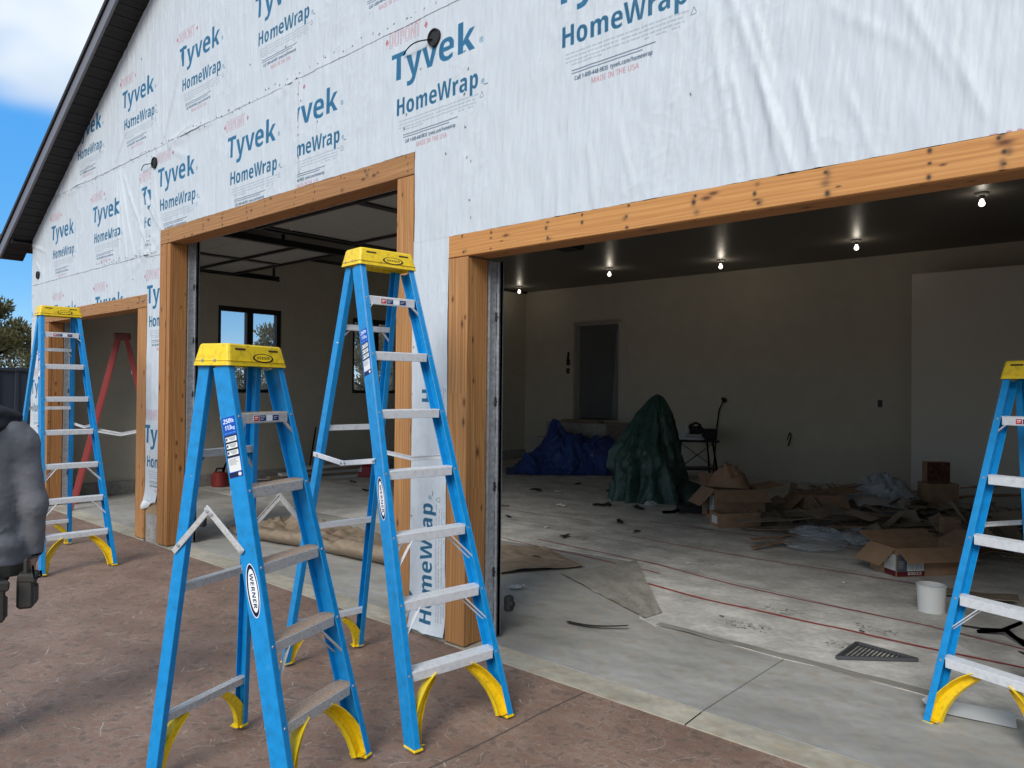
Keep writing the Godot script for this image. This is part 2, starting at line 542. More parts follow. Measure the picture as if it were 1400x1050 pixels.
	M.cardboard = bump(tri_map(mat(Color(1, 1, 1), 0.9, 0.0, ntex(81, 0.01, 4, [[0.0, lin(0.26, 0.155, 0.086)], [1.0, lin(0.37, 0.228, 0.132)]], 256, 256)), Vector3(2, 2, 2)), nbump(82, 0.05, 3, 3.0, 256, 256), 0.2)
	M.kraft = bump(tri_map(mat(Color(1, 1, 1), 0.9, 0.0, ntex(83, 0.012, 5, [[0.0, lin(0.2, 0.15, 0.1)], [1.0, lin(0.31, 0.24, 0.17)]], 256, 256)), Vector3(1.2, 1.2, 1.2)), nbump(84, 0.02, 4, 4.0, 256, 256), 0.5)
	M.poly = mat(Color(0.85, 0.88, 0.9, 0.38), 0.3)
	M.poly.transparency = BaseMaterial3D.TRANSPARENCY_ALPHA
	M.white = mat(lin(0.66, 0.66, 0.64), 0.5)
	M.offwhite = mat(lin(0.5, 0.5, 0.47), 0.6)

# ------------------------------------------------------------------ ground
func ground() -> void:
	var w := 1536
	var a := noise(101, 0.004, 5); var b := noise(102, 0.022, 5); var g := noise(103, 0.16, 3)
	# a tile of 3.2 m of trodden, stamped brown dirt
	var ia := a.get_seamless_image(w, w); var ib := b.get_seamless_image(w, w); var ig := g.get_seamless_image(w, w)
	var da := ia.get_data(); var db := ib.get_data(); var dg := ig.get_data()
	var d := PackedByteArray(); d.resize(w * w * 3)
	for i in w * w:
		var t := da[i] / 255.0; var s := db[i] / 255.0; var q := dg[i] / 255.0
		var c := Color(0.52, 0.43, 0.37).lerp(Color(0.61, 0.515, 0.45), clampf(t * 1.5 - 0.25, 0, 1))
		c = c.lerp(Color(0.55, 0.40, 0.325), clampf((s - 0.5) * 2.2, 0, 0.4))
		c = c.lerp(Color(0.40, 0.325, 0.28), clampf((0.42 - s) * 2.6, 0, 0.45))
		var k := 0.88 + q * 0.24
		d[i * 3] = int(clampf(c.r * k, 0, 1) * 255); d[i * 3 + 1] = int(clampf(c.g * k, 0, 1) * 255); d[i * 3 + 2] = int(clampf(c.b * k, 0, 1) * 255)
	var im := Image.create_from_data(w, w, false, Image.FORMAT_RGB8, d)
	var rg := RandomNumberGenerator.new(); rg.seed = 77
	for k in 1500:  # pale scrapes and salt marks
		var p := Vector2(rg.randf() * w, rg.randf() * w)
		var an := rg.randf() * TAU
		var len := rg.randf_range(8, 44) if rg.randf() < 0.85 else rg.randf_range(44, 120)
		var cv := rg.randf_range(-0.05, 0.05)
		var al := rg.randf_range(0.15, 0.7) * (1.0 if rg.randf() < 0.75 else 1.6)
		var wd := rg.randi_range(1, 4) if rg.randf() < 0.6 else 1
		var m := 0.0
		while m < len:
			var q := p + Vector2(cos(an), sin(an)) * 2.0
			for o in wd: stroke(im, p + Vector2(o, 0), q + Vector2(o, 0), Color(0.84, 0.78, 0.73), minf(0.85, al * (1.0 - m / len * 0.7) * (0.35 + 0.65 * absf(sin(m * 0.9 + k)))))
			p = q; an += cv + rg.randf_range(-0.16, 0.16); m += 2.0
	for k in 5200:
		blot(im, rg.randi_range(0, w), rg.randi_range(0, w), rg.randf_range(0.6, 1.8), rg.randf_range(0.6, 1.4), Color(0.62, 0.57, 0.52) if rg.randf() < 0.6 else Color(0.16, 0.12, 0.1), rg.randf_range(0.2, 0.6))
	M.dirt = mat(Color(0.92, 0.92, 0.92), 0.74, 0.0, ImageTexture.create_from_image(im), Vector3(1.0 / 3.2, 1.0 / 3.2, 1))
	bump(M.dirt, nbump(105, 0.02, 4, 6.0, 1024, 1024), 0.3)
	# one sheet, finer towards the place where one stands
	var xs := []; var x := -9.5
	while x < 1.6: xs.append(x); x += 0.05
	var pre := [-400.0, -200.0, -100.0, -60.0, -40.0, -30.0, -24.0, -20.0, -17.0, -15.0, -13.5, -12.5, -11.8, -11.2, -10.6, -10.2, -9.9]
	var post := [1.8, 2.2, 3.0, 4.5, 7.0, 12.0, 20.0, 40.0, 90.0, 200.0, 400.0]
	xs = pre + xs + post
	var zs := [-400.0, -200.0, -100.0, -60.0, -40.0, -25.0, -16.0, -11.0, -8.0, -5.0, -3.0, -1.5, -0.6, -0.2, -0.05]
	var z := 0.0
	while z < 3.3: zs.append(z); z += 0.05
	zs += [3.4, 3.7, 4.2, 5.0, 7.0, 10.0, 16.0, 30.0, 60.0, 120.0, 250.0, 400.0]
	var hn := noise(107, 0.9, 4)
	var mb := MB.new()
	var nx := xs.size(); var nz := zs.size()
	var hh := func(px: float, pz: float) -> float:
		var inside := px > -12.5 and px < 2.6 and pz < 0.0 and pz > -10.8
		if inside: return -0.14
		var k := hn.get_noise_2d(px, pz)
		var far := smoothstep(30.0, 200.0, Vector2(px, pz).length())
		return -0.018 + k * 0.012 * smoothstep(0.0, 0.3, pz) - 0.002 * maxf(pz, 0.0) + far * (2.0 + 5.0 * hn.get_noise_2d(px * 0.01, pz * 0.01))
	for j in nz:
		for i in nx:
			var y: float = hh.call(xs[i], zs[j])
			var e := 0.03
			var nn := Vector3(hh.call(xs[i] - e, zs[j]) - hh.call(xs[i] + e, zs[j]), 2 * e, hh.call(xs[i], zs[j] - e) - hh.call(xs[i], zs[j] + e)).normalized()
			if zs[j] <= 0.06: nn = Vector3.UP
			mb.pt(Vector3(xs[i], y, zs[j]), nn, Vector2(xs[i], zs[j]))
	for j in nz - 1:
		for i in nx - 1:
			var k := j * nx + i
			mb.ix.append_array([k, k + 1, k + nx, k + 1, k + nx + 1, k + nx])
	var gnd := struct("ground", mb, M.dirt)
	# tooled joint across the stamped paving
	var jt := MB.new()
	for k in 24:
		var p0 := Vector2(-2.44, 0.02).lerp(Vector2(-2.44, 3.2), k / 24.0); var p1 := Vector2(-2.44, 0.02).lerp(Vector2(-2.44, 3.2), (k + 1) / 24.0)
		var y0: float = hh.call(p0.x, p0.y) + 0.003; var y1: float = hh.call(p1.x, p1.y) + 0.003
		jt.quad(Vector3(p0.x - 0.004, y0, p0.y), Vector3(p1.x - 0.004, y1, p1.y), Vector3(p1.x + 0.004, y1, p1.y), Vector3(p0.x + 0.004, y0, p0.y))
	part("joint_line", jt, mat(lin(0.125, 0.097, 0.082), 0.9), gnd)
	# concrete slab: apron strip at the door line, then the floor
	var sw := 1536; var sh := 1280
	var n1 := noise(111, 0.008, 5).get_image(sw, sh).get_data(); var n2 := noise(112, 0.06, 4).get_image(sw, sh).get_data()
	var sd := PackedByteArray(); sd.resize(sw * sh * 3)
	for i in sw * sh:
		var t := n1[i] / 255.0; var s := n2[i] / 255.0
		var c := Color(0.71, 0.70, 0.67).lerp(Color(0.81, 0.80, 0.77), clampf(t * 1.6 - 0.3, 0, 1))
		c = c.lerp(Color(0.71, 0.665, 0.60), clampf((s - 0.52) * 2.2, 0, 0.55))
		var q := 0.95 + s * 0.1
		sd[i * 3] = int(minf(c.r * q, 1) * 255); sd[i * 3 + 1] = int(minf(c.g * q, 1) * 255); sd[i * 3 + 2] = int(minf(c.b * q, 1) * 255)
	var si := Image.create_from_data(sw, sh, false, Image.FORMAT_RGB8, sd)
	var ppm := sw / 14.4
	for k in 900:  # dust, spatter and scuffs
		var p := Vector2(rg.randf() * sw, rg.randf() * sh)
		if rg.randf() < 0.4:
			stroke(si, p, p + Vector2(rg.randf_range(-14, 14), rg.randf_range(-7, 7)), Color(0.74, 0.72, 0.68), rg.randf_range(0.15, 0.5))
		else:
			blot(si, int(p.x), int(p.y), rg.randf_range(1, 7), rg.randf_range(1, 4), Color(0.85, 0.83, 0.79) if rg.randf() < 0.5 else Color(0.42, 0.41, 0.39), rg.randf_range(0.1, 0.35))
	var stex := ImageTexture.create_from_image(si)
	M.slab = bump(mat(Color(0.84, 0.84, 0.84), 0.6, 0.0, stex, Vector3(1.0 / 14.4, 1.0 / 12.0, 1)), nbump(113, 0.04, 5, 4.0), 0.25)
	M.slab.uv1_offset = Vector3(12.0 / 14.4, 10.6 / 12.0, 0)
	M.apron = bump(mat(Color(0.86, 0.835, 0.78), 0.75, 0.0, stex, Vector3(1.0 / 11.0, 1.0 / 9.0, 1)), nbump(113, 0.04, 5, 6.0), 0.3)
	var fl := MB.new()
	# cut in two by the saw joint at x = -1.84, with the joint as a real groove
	for e in [[-11.95, -7.86], [-7.852, -1.844], [-1.836, 2.25]]:
		fl.box(Transform3D(Basis(), Vector3((e[0] + e[1]) / 2, -0.1, -5.285)), Vector3(e[1] - e[0], 0.2, 10.23), 0.0)
	# world metres as texture coordinates
	for k in fl.v.size(): fl.uv[k] = Vector2(fl.v[k].x, fl.v[k].z)
	var slab := struct("concrete_floor", fl, M.slab)
	var ap := MB.new()
	for e in [[-11.5, -8.2], [-7.9, -3.9], [-3.56, -1.844], [-1.836, 1.7]]:
		var x0: float = e[0]; var x1: float = e[1]
		ap.quad(Vector3(x0, -0.012, 0.012), Vector3(x1, -0.012, 0.012), Vector3(x1, -0.0006, -0.165), Vector3(x0, -0.0006, -0.165))
		ap.quad(Vector3(x0, -0.15, 0.014), Vector3(x1, -0.15, 0.014), Vector3(x1, -0.012, 0.012), Vector3(x0, -0.012, 0.012))
	for k in ap.v.size(): ap.uv[k] = Vector2(ap.v[k].x, ap.v[k].z + ap.v[k].y)
	part("apron_strip", ap, M.apron, slab)

# ------------------------------------------------------------------ the building
const OPEN := [[-11.5, -11.314, -8.426, -8.2, 2.44, 2.577], [-7.887, -7.66, -4.088, -3.912, 3.055, 3.205], [-3.562, -3.383, 1.49, 1.67, 2.448, 2.588]]  # outer, inner, inner, outer, soffit, top of each door frame
var house: Node3D

func rake(x: float) -> float:
	return minf(5.70 + 0.544 * (x + 8.24), 5.70 + 0.544 * (-1.56 - x))

func garage() -> void:
	house = thing("garage", "half finished garage wrapped in white house wrap with three open door bays", "garage")
	var sh := MB.new()
	var T := 0.175  # the wall behind the wrap
	for e in [[-12.06, -11.5], [-8.2, -7.887], [-3.912, -3.562], [1.67, 2.4]]:
		sh.bb(Vector3(e[0], 0.28, -T), Vector3(e[1], 3.3, -0.004))
	for o in OPEN: sh.bb(Vector3(o[0], o[5], -T), Vector3(o[3], 3.6, -0.006))
	sh.bb(Vector3(-12.06, 3.3, -T), Vector3(2.4, 3.6, -0.008))
	part("front_wall", sh, M.osb, house)
	var gb := MB.new()
	gb.quad(Vector3(-12.06, 3.55, -0.004), Vector3(2.4, 3.55, -0.004), Vector3(-4.9, rake(-4.9), -0.004), Vector3(-12.06, rake(-12.06), -0.004))
	gb.tri(Vector3(2.4, 3.55, -0.004), Vector3(2.4, rake(2.4), -0.004), Vector3(-4.9, rake(-4.9), -0.004))
	gb.quad(Vector3(2.4, 3.55, -0.1), Vector3(-12.06, 3.55, -0.1), Vector3(-12.06, rake(-12.06), -0.1), Vector3(-4.9, rake(-4.9), -0.1))
	gb.tri(Vector3(2.4, rake(2.4), -0.1), Vector3(2.4, 3.55, -0.1), Vector3(-4.9, rake(-4.9), -0.1))
	part("gable", gb, M.osb, house)
	for e in [[-12.06, -11.5], [-8.2, -7.887], [-3.912, -3.562], [1.67, 2.4]]:
		var st := MB.new()
		st.bb(Vector3(e[0], -0.3, -T), Vector3(e[1], 0.28, -0.006), 0.006)
		part("stem_wall", st, M.stem, house)
	# side and back walls with window openings on the left
	var sw := MB.new()
	var X0 := -12.06; var X1 := -11.9
	var zz := [[-T, -2.63], [-3.79, -5.30], [-6.46, -10.45]]
	for e in zz: sw.bb(Vector3(X0, -0.3, e[1]), Vector3(X1, 3.94, e[0]))
	for e in [[-2.63, -3.79], [-5.30, -6.46]]:
		sw.bb(Vector3(X0, -0.3, e[1]), Vector3(X1, 1.51, e[0]))
		sw.bb(Vector3(X0, 2.95, e[1]), Vector3(X1, 3.94, e[0]))
	part("side_wall", sw, M.drywall, house)
	var bw := MB.new()
	bw.bb(Vector3(-11.9, -0.3, -10.46), Vector3(-10.4, 3.94, -10.3)); bw.bb(Vector3(-9.24, -0.3, -10.46), Vector3(2.4, 3.94, -10.3))
	bw.bb(Vector3(-10.4, -0.3, -10.46), Vector3(-9.24, 0.96, -10.3)); bw.bb(Vector3(-10.4, 3.07, -10.46), Vector3(-9.24, 3.94, -10.3))
	bw.bb(Vector3(2.24, -0.3, -10.3), Vector3(2.4, 3.94, -T))
	part("back_wall", bw, M.drywall, house)
	# the passage beyond the back door, unlit
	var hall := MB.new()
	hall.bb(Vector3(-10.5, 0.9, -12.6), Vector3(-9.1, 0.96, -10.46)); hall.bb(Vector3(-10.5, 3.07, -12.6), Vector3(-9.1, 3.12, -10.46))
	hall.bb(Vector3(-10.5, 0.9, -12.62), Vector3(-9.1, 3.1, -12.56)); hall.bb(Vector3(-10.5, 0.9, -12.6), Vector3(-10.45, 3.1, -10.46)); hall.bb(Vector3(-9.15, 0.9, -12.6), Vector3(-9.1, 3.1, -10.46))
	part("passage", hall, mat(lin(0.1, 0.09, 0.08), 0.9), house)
	var pt := MB.new()
	pt.bb(Vector3(-3.24, 0.0, -10.3), Vector3(2.24, 3.45, -9.38), 0.01)
	part("partition", pt, bump(tri_map(mat(lin(0.62, 0.585, 0.5), 0.9), Vector3(0.5, 0.5, 0.5)), nbump(32, 0.05, 3, 3.0), 0.3), house)
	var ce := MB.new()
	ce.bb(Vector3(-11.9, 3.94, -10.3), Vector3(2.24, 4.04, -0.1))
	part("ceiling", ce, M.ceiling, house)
	var ledge := MB.new()  # concrete footing that shows under the left wall
	ledge.bb(Vector3(-11.9, 0.0, -10.28), Vector3(-11.84, 0.19, -0.2), 0.006)
	part("footing", ledge, M.stem, house)
	# windows
	for e in [[-2.63, -3.79], [-5.30, -6.46]]:
		var z0: float = e[0]; var z1: float = e[1]
		var fr := MB.new()
		var xa := -12.03; var xb := -11.92
		fr.bb(Vector3(xa, 2.87, z1), Vector3(xb, 2.95, z0), 0.004); fr.bb(Vector3(xa, 1.51, z1), Vector3(xb, 1.57, z0), 0.004)
		fr.bb(Vector3(xa, 1.57, z0 - 0.06), Vector3(xb, 2.87, z0), 0.004); fr.bb(Vector3(xa, 1.57, z1), Vector3(xb, 2.87, z1 + 0.08), 0.004)
		fr.bb(Vector3(xa, 1.57, (z0 + z1) / 2 - 0.055), Vector3(xb, 2.87, (z0 + z1) / 2 + 0.055), 0.004)
		var win := part("window", fr, M.black, house)
		for q in [[z0 - 0.06, (z0 + z1) / 2 + 0.055], [(z0 + z1) / 2 - 0.055, z1 + 0.08]]:
			var g := MB.new()
			g.bb(Vector3(-11.985, 1.57, q[1]), Vector3(-11.979, 2.87, q[0]))
			part("pane", g, M.glass, win)
	# door frames: face boards, jamb boards, header
	for k in 3:
		var o: Array = OPEN[k]
		var zf := 0.014
		var hd := MB.new()
		var hx: float = (o[0] + o[3]) / 2.0
		hd.box(Transform3D(Basis(), Vector3(hx, (o[4] + o[5]) / 2.0, zf - 0.02)), Vector3(o[3] - o[0], o[5] - o[4], 0.04), 0.004, Vector2(2.6, 0.07))
		part("header_beam", hd, M.header if k == 2 else M.header2, house)
		var sf := MB.new()
		sf.box(Transform3D(Basis(), Vector3(hx, o[4] + 0.021, -0.099)), Vector3(o[2] - o[1], 0.038, 0.142), 0.004, Vector2(0.4, 0.1 * k))
		part("soffit_board", sf, M.wood2, house)
		for s in 2:
			var xa: float = o[0] if s == 0 else o[2]
			var xb: float = o[1] if s == 0 else o[3]
			var up := Basis(Vector3(0, 1, 0), Vector3(-1, 0, 0), Vector3(0, 0, 1))
			var p := MB.new()
			var gap := 0.004
			if k == 1 and s == 0:  # this post is made of two boards
				p.box(Transform3D(up, Vector3(xa + 0.075, o[4] / 2.0, zf - 0.02)), Vector3(o[4] - 0.004, 0.146, 0.04), 0.004, Vector2(1.3, 0.2))
				p.box(Transform3D(up, Vector3(xa + 0.188, o[4] / 2.0, zf - 0.026)), Vector3(o[4] - 0.004, 0.07, 0.036), 0.003, Vector2(0.3, 0.45))
			else:
				p.box(Transform3D(up, Vector3((xa + xb) / 2.0, o[4] / 2.0 - 0.002, zf - 0.02)), Vector3(o[4] - 0.004, xb - xa - gap, 0.04), 0.004, Vector2(0.7 * k + 0.33 * s, 0.13 * k + 0.29 * s))
			part("post", p, M.wood if k == 2 or s == 1 else M.wood2, house)
			var j := MB.new()
			var xi: float = o[1] if s == 0 else o[2]
			var dir := -1.0 if s == 0 else 1.0
			j.box(Transform3D(up * Basis(Vector3(1, 0, 0), PI / 2), Vector3(xi + dir * 0.024, o[4] / 2.0, -0.1)), Vector3(o[4] - 0.006, 0.142, 0.038), 0.004, Vector2(0.9 * k + 0.6 * s + 0.2, 0.4))
			part("jamb_board", j, M.wood if k == 2 or s == 1 else M.wood2, house)
	# roof
	var up := Vector3(1, 0.544, 0).normalized()
	var nr := Vector3(-0.544, 1, 0).normalized()
	for s in [-1.0, 1.0]:
		var r := MB.new()
		var along := Vector3(up.x * -s, up.y, 0)
		var out := Vector3(nr.x * -s, nr.y, 0)
		var ridge := Vector3(-4.9, rake(-4.9), 0)
		var foot := Vector3(-12.52 if s < 0 else 2.72, 0, 0)
		foot.y = rake(foot.x)
		var a := ridge + out * 0.18; var b := foot + out * 0.18
		r.bar(Vector3(a.x, a.y, -5.1), Vector3(b.x, b.y, -5.1), 0.03, 10.84, out)
		part("roof", r, M.roof, house)
		if s < 0:
			var f := MB.new()
			f.bar(ridge + out * 0.072 + Vector3(0, 0, 0.285), foot + out * 0.072 + Vector3(0, 0, 0.285), 0.14, 0.03, out, 0.004)
			part("fascia", f, M.fascia, house)
			var de := MB.new()
			de.bar(ridge + out * 0.168 + Vector3(0, 0, 0.312), foot + out * 0.168 + Vector3(0, 0, 0.312), 0.05, 0.02, out, 0.003)
			part("drip_edge", de, M.roof, house)
			# ribbed soffit panels
			var L := ridge.distance_to(foot)
			var sp := 0.305
			var q := 0.0
			while q < L - 0.05:
				var mb := MB.new()
				var w := minf(sp, L - q)
				for rib in 4:
					var c := ridge + (foot - ridge).normalized() * (q + (rib + 0.5) * w / 4.0)
					mb.box(Transform3D(Basis((foot - ridge).normalized(), out, Vector3(0, 0, 1) * -1.0), c + out * (0.008 + 0.005 * (rib % 2)) + Vector3(0, 0, 0.135)), Vector3(w / 4.0 - 0.004, 0.012, 0.268), 0.002)
				part("soffit_panel", mb, M.soffit, house)
				q += sp
	# boxed eave on the left
	var ev := MB.new()
	ev.bb(Vector3(-12.5, 3.56, -10.5), Vector3(-12.07, 3.585, 0.26), 0.003)
	ev.bb(Vector3(-12.5, 3.585, 0.235), Vector3(-12.07, 3.74, 0.262), 0.003)
	part("eave_box", ev, M.soffit, house)
	var ef := MB.new()
	ef.bb(Vector3(-12.535, 3.56, -10.5), Vector3(-12.505, 3.73, 0.3), 0.004)
	ef.bb(Vector3(-12.64, 3.6, -10.5), Vector3(-12.538, 3.72, 0.31), 0.012)
	part("eave_fascia", ef, M.fascia, house)

# ------------------------------------------------------------------ house wrap
func fold(x0: float, y0: float, x1: float, y1: float, amp: float, wid: float) -> void:
	folds.append([Vector2(x0, y0), Vector2(x1, y1), amp, wid])

func relief(x: float, y: float) -> float:
	var r := 0.0045 * wrapn.get_noise_2d(x * 7.0, y * 0.9) + 0.006 * wrapn2.get_noise_2d(x * 1.6, y * 1.0) + 0.002 * wrapn.get_noise_2d(x * 19.0 + y * 4.0 + 40.0, y * 3.0)
	var p := Vector2(x, y)
	for f in folds:
		var a: Vector2 = f[0]; var b: Vector2 = f[1]; var w: float = f[3]
		if x < minf(a.x, b.x) - 3 * w or x > maxf(a.x, b.x) + 3 * w or y < minf(a.y, b.y) - 3 * w or y > maxf(a.y, b.y) + 3 * w: continue
		var ab := b - a
		var t := clampf((p - a).dot(ab) / ab.length_squared(), 0.0, 1.0)
		var d := p.distance_to(a + ab * t) / w
		if d < 3.0: r += f[2] * exp(-d * d) * (0.35 + 0.65 * sin(PI * clampf(t * 0.8 + 0.12, 0, 1)))
	return maxf(r, -0.006) + 0.005

# fine creases of the stretched sheet, mostly upright: a height field made into a normal map
func creases() -> ImageTexture:
	var w := 1024
	var a := noise(221, 1.0, 3); var b := noise(222, 1.0, 2); var c := noise(223, 1.0, 3)
	c.fractal_type = FastNoiseLite.FRACTAL_RIDGED
	var d := PackedByteArray(); d.resize(w * w)
	for y in w:
		for x in w:
			var k := smoothstep(-0.3, 0.4, b.get_noise_2d(x * 0.006, y * 0.005))
			var h := a.get_noise_2d(x * 0.13 + y * 0.012, y * 0.016) * 0.5 + c.get_noise_2d(x * 0.03 + y * 0.008, y * 0.02 + 31.0) * 0.5 * k
			d[y * w + x] = int(clampf(0.5 + h * 0.5, 0, 1) * 255)
	var im := Image.create_from_data(w, w, false, Image.FORMAT_L8, d)
	im.convert(Image.FORMAT_RGBA8)
	im.bump_map_to_normal_map(2.2)
	return ImageTexture.create_from_image(im)

func house_wrap() -> void:
	wrapn = noise(201, 1.0, 3); wrapn2 = noise(202, 1.0, 3)
	var F := [[-1.49, 3.11, -1.38, 2.57, 12, 22], [-1.53, 3.40, -1.41, 2.96, 8, 22], [-1.68, 3.6, -1.46, 3.00, 8, 30], [-1.46, 3.0, -1.33, 2.58, 12, 24], [-1.32, 3.00, -1.22, 2.57, 9, 20], [-1.75, 3.5, -1.6, 2.6, 7, 26], [-1.62, 3.1, -1.52, 2.57, 8, 20],
		[-2.67, 2.99, -2.67, 2.59, 6, 16], [-2.47, 2.98, -2.41, 2.58, 6, 22], [-2.25, 2.98, -2.16, 2.61, 4, 24], [-0.72, 2.98, -0.59, 2.67, 5, 20], [-0.9, 3.25, -0.71, 2.84, 5, 22], [-1.2, 3.3, -0.85, 3.0, 5, 26], [-1.1, 2.9, -1.0, 2.6, 5, 20], [-0.75, 3.3, -0.5, 3.1, 4, 20],
		[-9.09, 4.03, -8.95, 3.06, 10, 20], [-8.98, 4.01, -8.55, 3.02, 11, 20], [-8.88, 3.97, -8.26, 3.14, 9, 18], [-9.03, 4.03, -8.75, 3.02, 9, 16], [-9.2, 4.0, -9.25, 3.1, 6, 20], [-8.4, 3.9, -8.36, 3.0, 8, 22], [-8.2, 3.9, -8.22, 3.0, 8, 18],
		[-7.74, 4.06, -7.24, 4.15, 9, 22], [-7.74, 4.05, -6.82, 4.09, 9, 20], [-7.85, 4.03, -8.11, 3.97, 7, 18], [-7.80, 4.16, -7.53, 4.73, 8, 20], [-7.80, 4.16, -7.23, 5.29, 6, 22], [-9.09, 4.16, -8.60, 4.62, 7, 22], [-7.7, 4.0, -7.3, 3.85, 6, 20], [-7.85, 4.16, -7.9, 5.0, 5, 18],
		[-7.89, 3.22, -8.38, 3.71, 9, 18], [-7.89, 3.17, -8.45, 3.05, 9, 18], [-7.88, 3.09, -8.64, 2.87, 9, 18], [-7.99, 2.99, -8.45, 3.01, 7, 14], [-7.93, 3.33, -8.19, 3.60, 7, 14], [-7.92, 3.26, -8.05, 3.8, 7, 16], [-7.9, 3.12, -8.2, 2.8, 7, 14],
		[-12.08, 3.56, -11.45, 3.39, 8, 20], [-11.60, 3.41, -11.51, 2.85, 7, 22], [-11.9, 3.3, -11.6, 3.1, 6, 20], [-5.38, 4.10, -5.45, 3.7, 7, 18], [-5.38, 4.10, -5.73, 3.99, 7, 18], [-5.4, 4.05, -5.6, 3.7, 5, 18], [-5.33, 4.1, -5.3, 3.25, 6, 14], [-10.77, 4.02, -10.00, 4.11, 8, 26], [-10.3, 4.1, -9.8, 4.35, 6, 26],
		[-11.0, 3.2, -11.05, 2.6, 4, 20], [-10.4, 3.3, -10.42, 2.6, 4, 18], [-9.8, 3.1, -9.82, 2.6, 4, 16], [-9.2, 3.0, -9.24, 2.6, 4, 16], [-8.7, 3.0, -8.76, 2.6, 5, 16], [-5.9, 3.8, -5.85, 3.2, 3, 18], [-6.3, 3.4, -6.3, 3.22, 4, 16], [-4.9, 3.5, -4.95, 3.22, 3, 16], [-7.1, 3.4, -7.2, 3.22, 4, 16], [-3.75, 2.5, -3.72, 1.2, 4, 22], [-3.65, 1.0, -3.63, 0.1, 4, 18], [-8.05, 2.6, -8.06, 0.5, 4, 22]]
	for f in F: fold(f[0], f[1], f[2], f[3], f[4] * (0.0018 if f[0] < -3.0 else 0.0013), f[5] * 0.0009)
	# one print of the roll: 1 px = 3.28 mm
	var S := 2048 / 6.72
	var blue := Color(0.13, 0.445, 0.60); var navy := Color(0.12, 0.40, 0.545); var pink := Color(0.80, 0.47, 0.50)
	var lw := int(1.06 * S); var lh := int(1.0 * S)
	var lg := Image.create(lw, lh, false, Image.FORMAT_RGBA8)
	lg.fill(Color(0.3, 0.45, 0.6, 0.0))
	var ox := 0.09 * S; var oy := 0.24 * S
	letters(lg, "DUPONT", ox - 0.03 * S, oy - 0.055 * S, 0.105 * S, 0.33 * S, Color(pink, 0.95), true, 1.05)
	for e in [-0.075, 0.335]:
		for k in int(0.04 * S):
			var hh := (1.0 - absf(k / (0.04 * S) * 2.0 - 1.0)) * 0.05 * S
			for y in int(hh): lg.set_pixel(int(ox + e * S) + k, int(oy - 0.105 * S - hh / 2) + y, Color(pink, 0.9))
	letters(lg, "Tyvek", ox, oy + 0.187 * S, 0.187 * S, 0.82 * S, blue, true)
	letters(lg, "HomeWrap", ox + 0.063 * S, oy + 0.435 * S, 0.115 * S, 0.785 * S, navy, true)
	for e in [[0.852, 0.165, 0.016], [0.872, 0.425, 0.014]]:
		letters(lg, "®", ox + e[0] * S, oy + e[1] * S, e[2] * 2.2 * S, 0, Color(navy, 0.8), false)
	var rg := RandomNumberGenerator.new(); rg.seed = 5
	for row in 4:  # fine print, too small to read
		for half in 2:
			var xx := 0.09 + 0.37 * half
			while xx < 0.43 + 0.40 * half:
				var wl := rg.randf_range(0.012, 0.04)
				if row < 3 or rg.randf() < 0.6: lg.fill_rect(Rect2i(int(ox + xx * S), int(oy + (0.478 + row * 0.022) * S), int(wl * S), 3), Color(0.55, 0.6, 0.66, 0.4))
				xx += wl + 0.004
	lg.fill_rect(Rect2i(int(ox + 0.13 * S), int(oy + 0.578 * S), int(0.54 * S), 2), Color(0.3, 0.36, 0.44, 0.75))
	lg.fill_rect(Rect2i(int(ox + 0.13 * S), int(oy + 0.595 * S), int(0.46 * S), 2), Color(0.3, 0.36, 0.44, 0.7))
	letters(lg, "Call 1-800-448-9835  tyvek.com/homewrap", ox + 0.15 * S, oy + 0.642 * S, 0.024 * S, 0.5 * S, Color(0.25, 0.32, 0.4), true)
	letters(lg, "MADE IN THE USA", ox + 0.27 * S, oy + 0.688 * S, 0.031 * S, 0.3 * S, Color(pink, 0.9), false)
	for k in int(0.035 * S):  # little triangle
		var c := Color(0.35, 0.4, 0.48, 0.9)
		for q in [[0.88 + k / S * 0.5, 0.47 + k / S], [0.88 - k / S * 0.5, 0.47 + k / S], [0.862 + k / S, 0.507]]: lg.set_pixel(int(ox + q[0] * S), int(oy + q[1] * S), c)
	lg.fill_rect(Rect2i(int(ox + 0.90 * S), int(oy + 0.43 * S), int(0.035 * S), 2), Color(0.3, 0.35, 0.42, 0.8))
	var rot := lg.duplicate(); rot.rotate_90(COUNTERCLOCKWISE)
	var pages := []
	for pg in 2:
		var im := noise(210 + pg, 0.01, 4).get_image(2048, 2048)
		var dt := im.get_data()
		var d := PackedByteArray(); d.resize(2048 * 2048 * 3)
		for i in 2048 * 2048:
			var t := dt[i] * 0.03
			d[i * 3] = int(224 + t); d[i * 3 + 1] = int(229 + t); d[i * 3 + 2] = int(232 + t)
		im = Image.create_from_data(2048, 2048, false, Image.FORMAT_RGB8, d)
		im.convert(Image.FORMAT_RGBA8)
		pages.append(im)
	var X0 := [-12.1, -5.38]
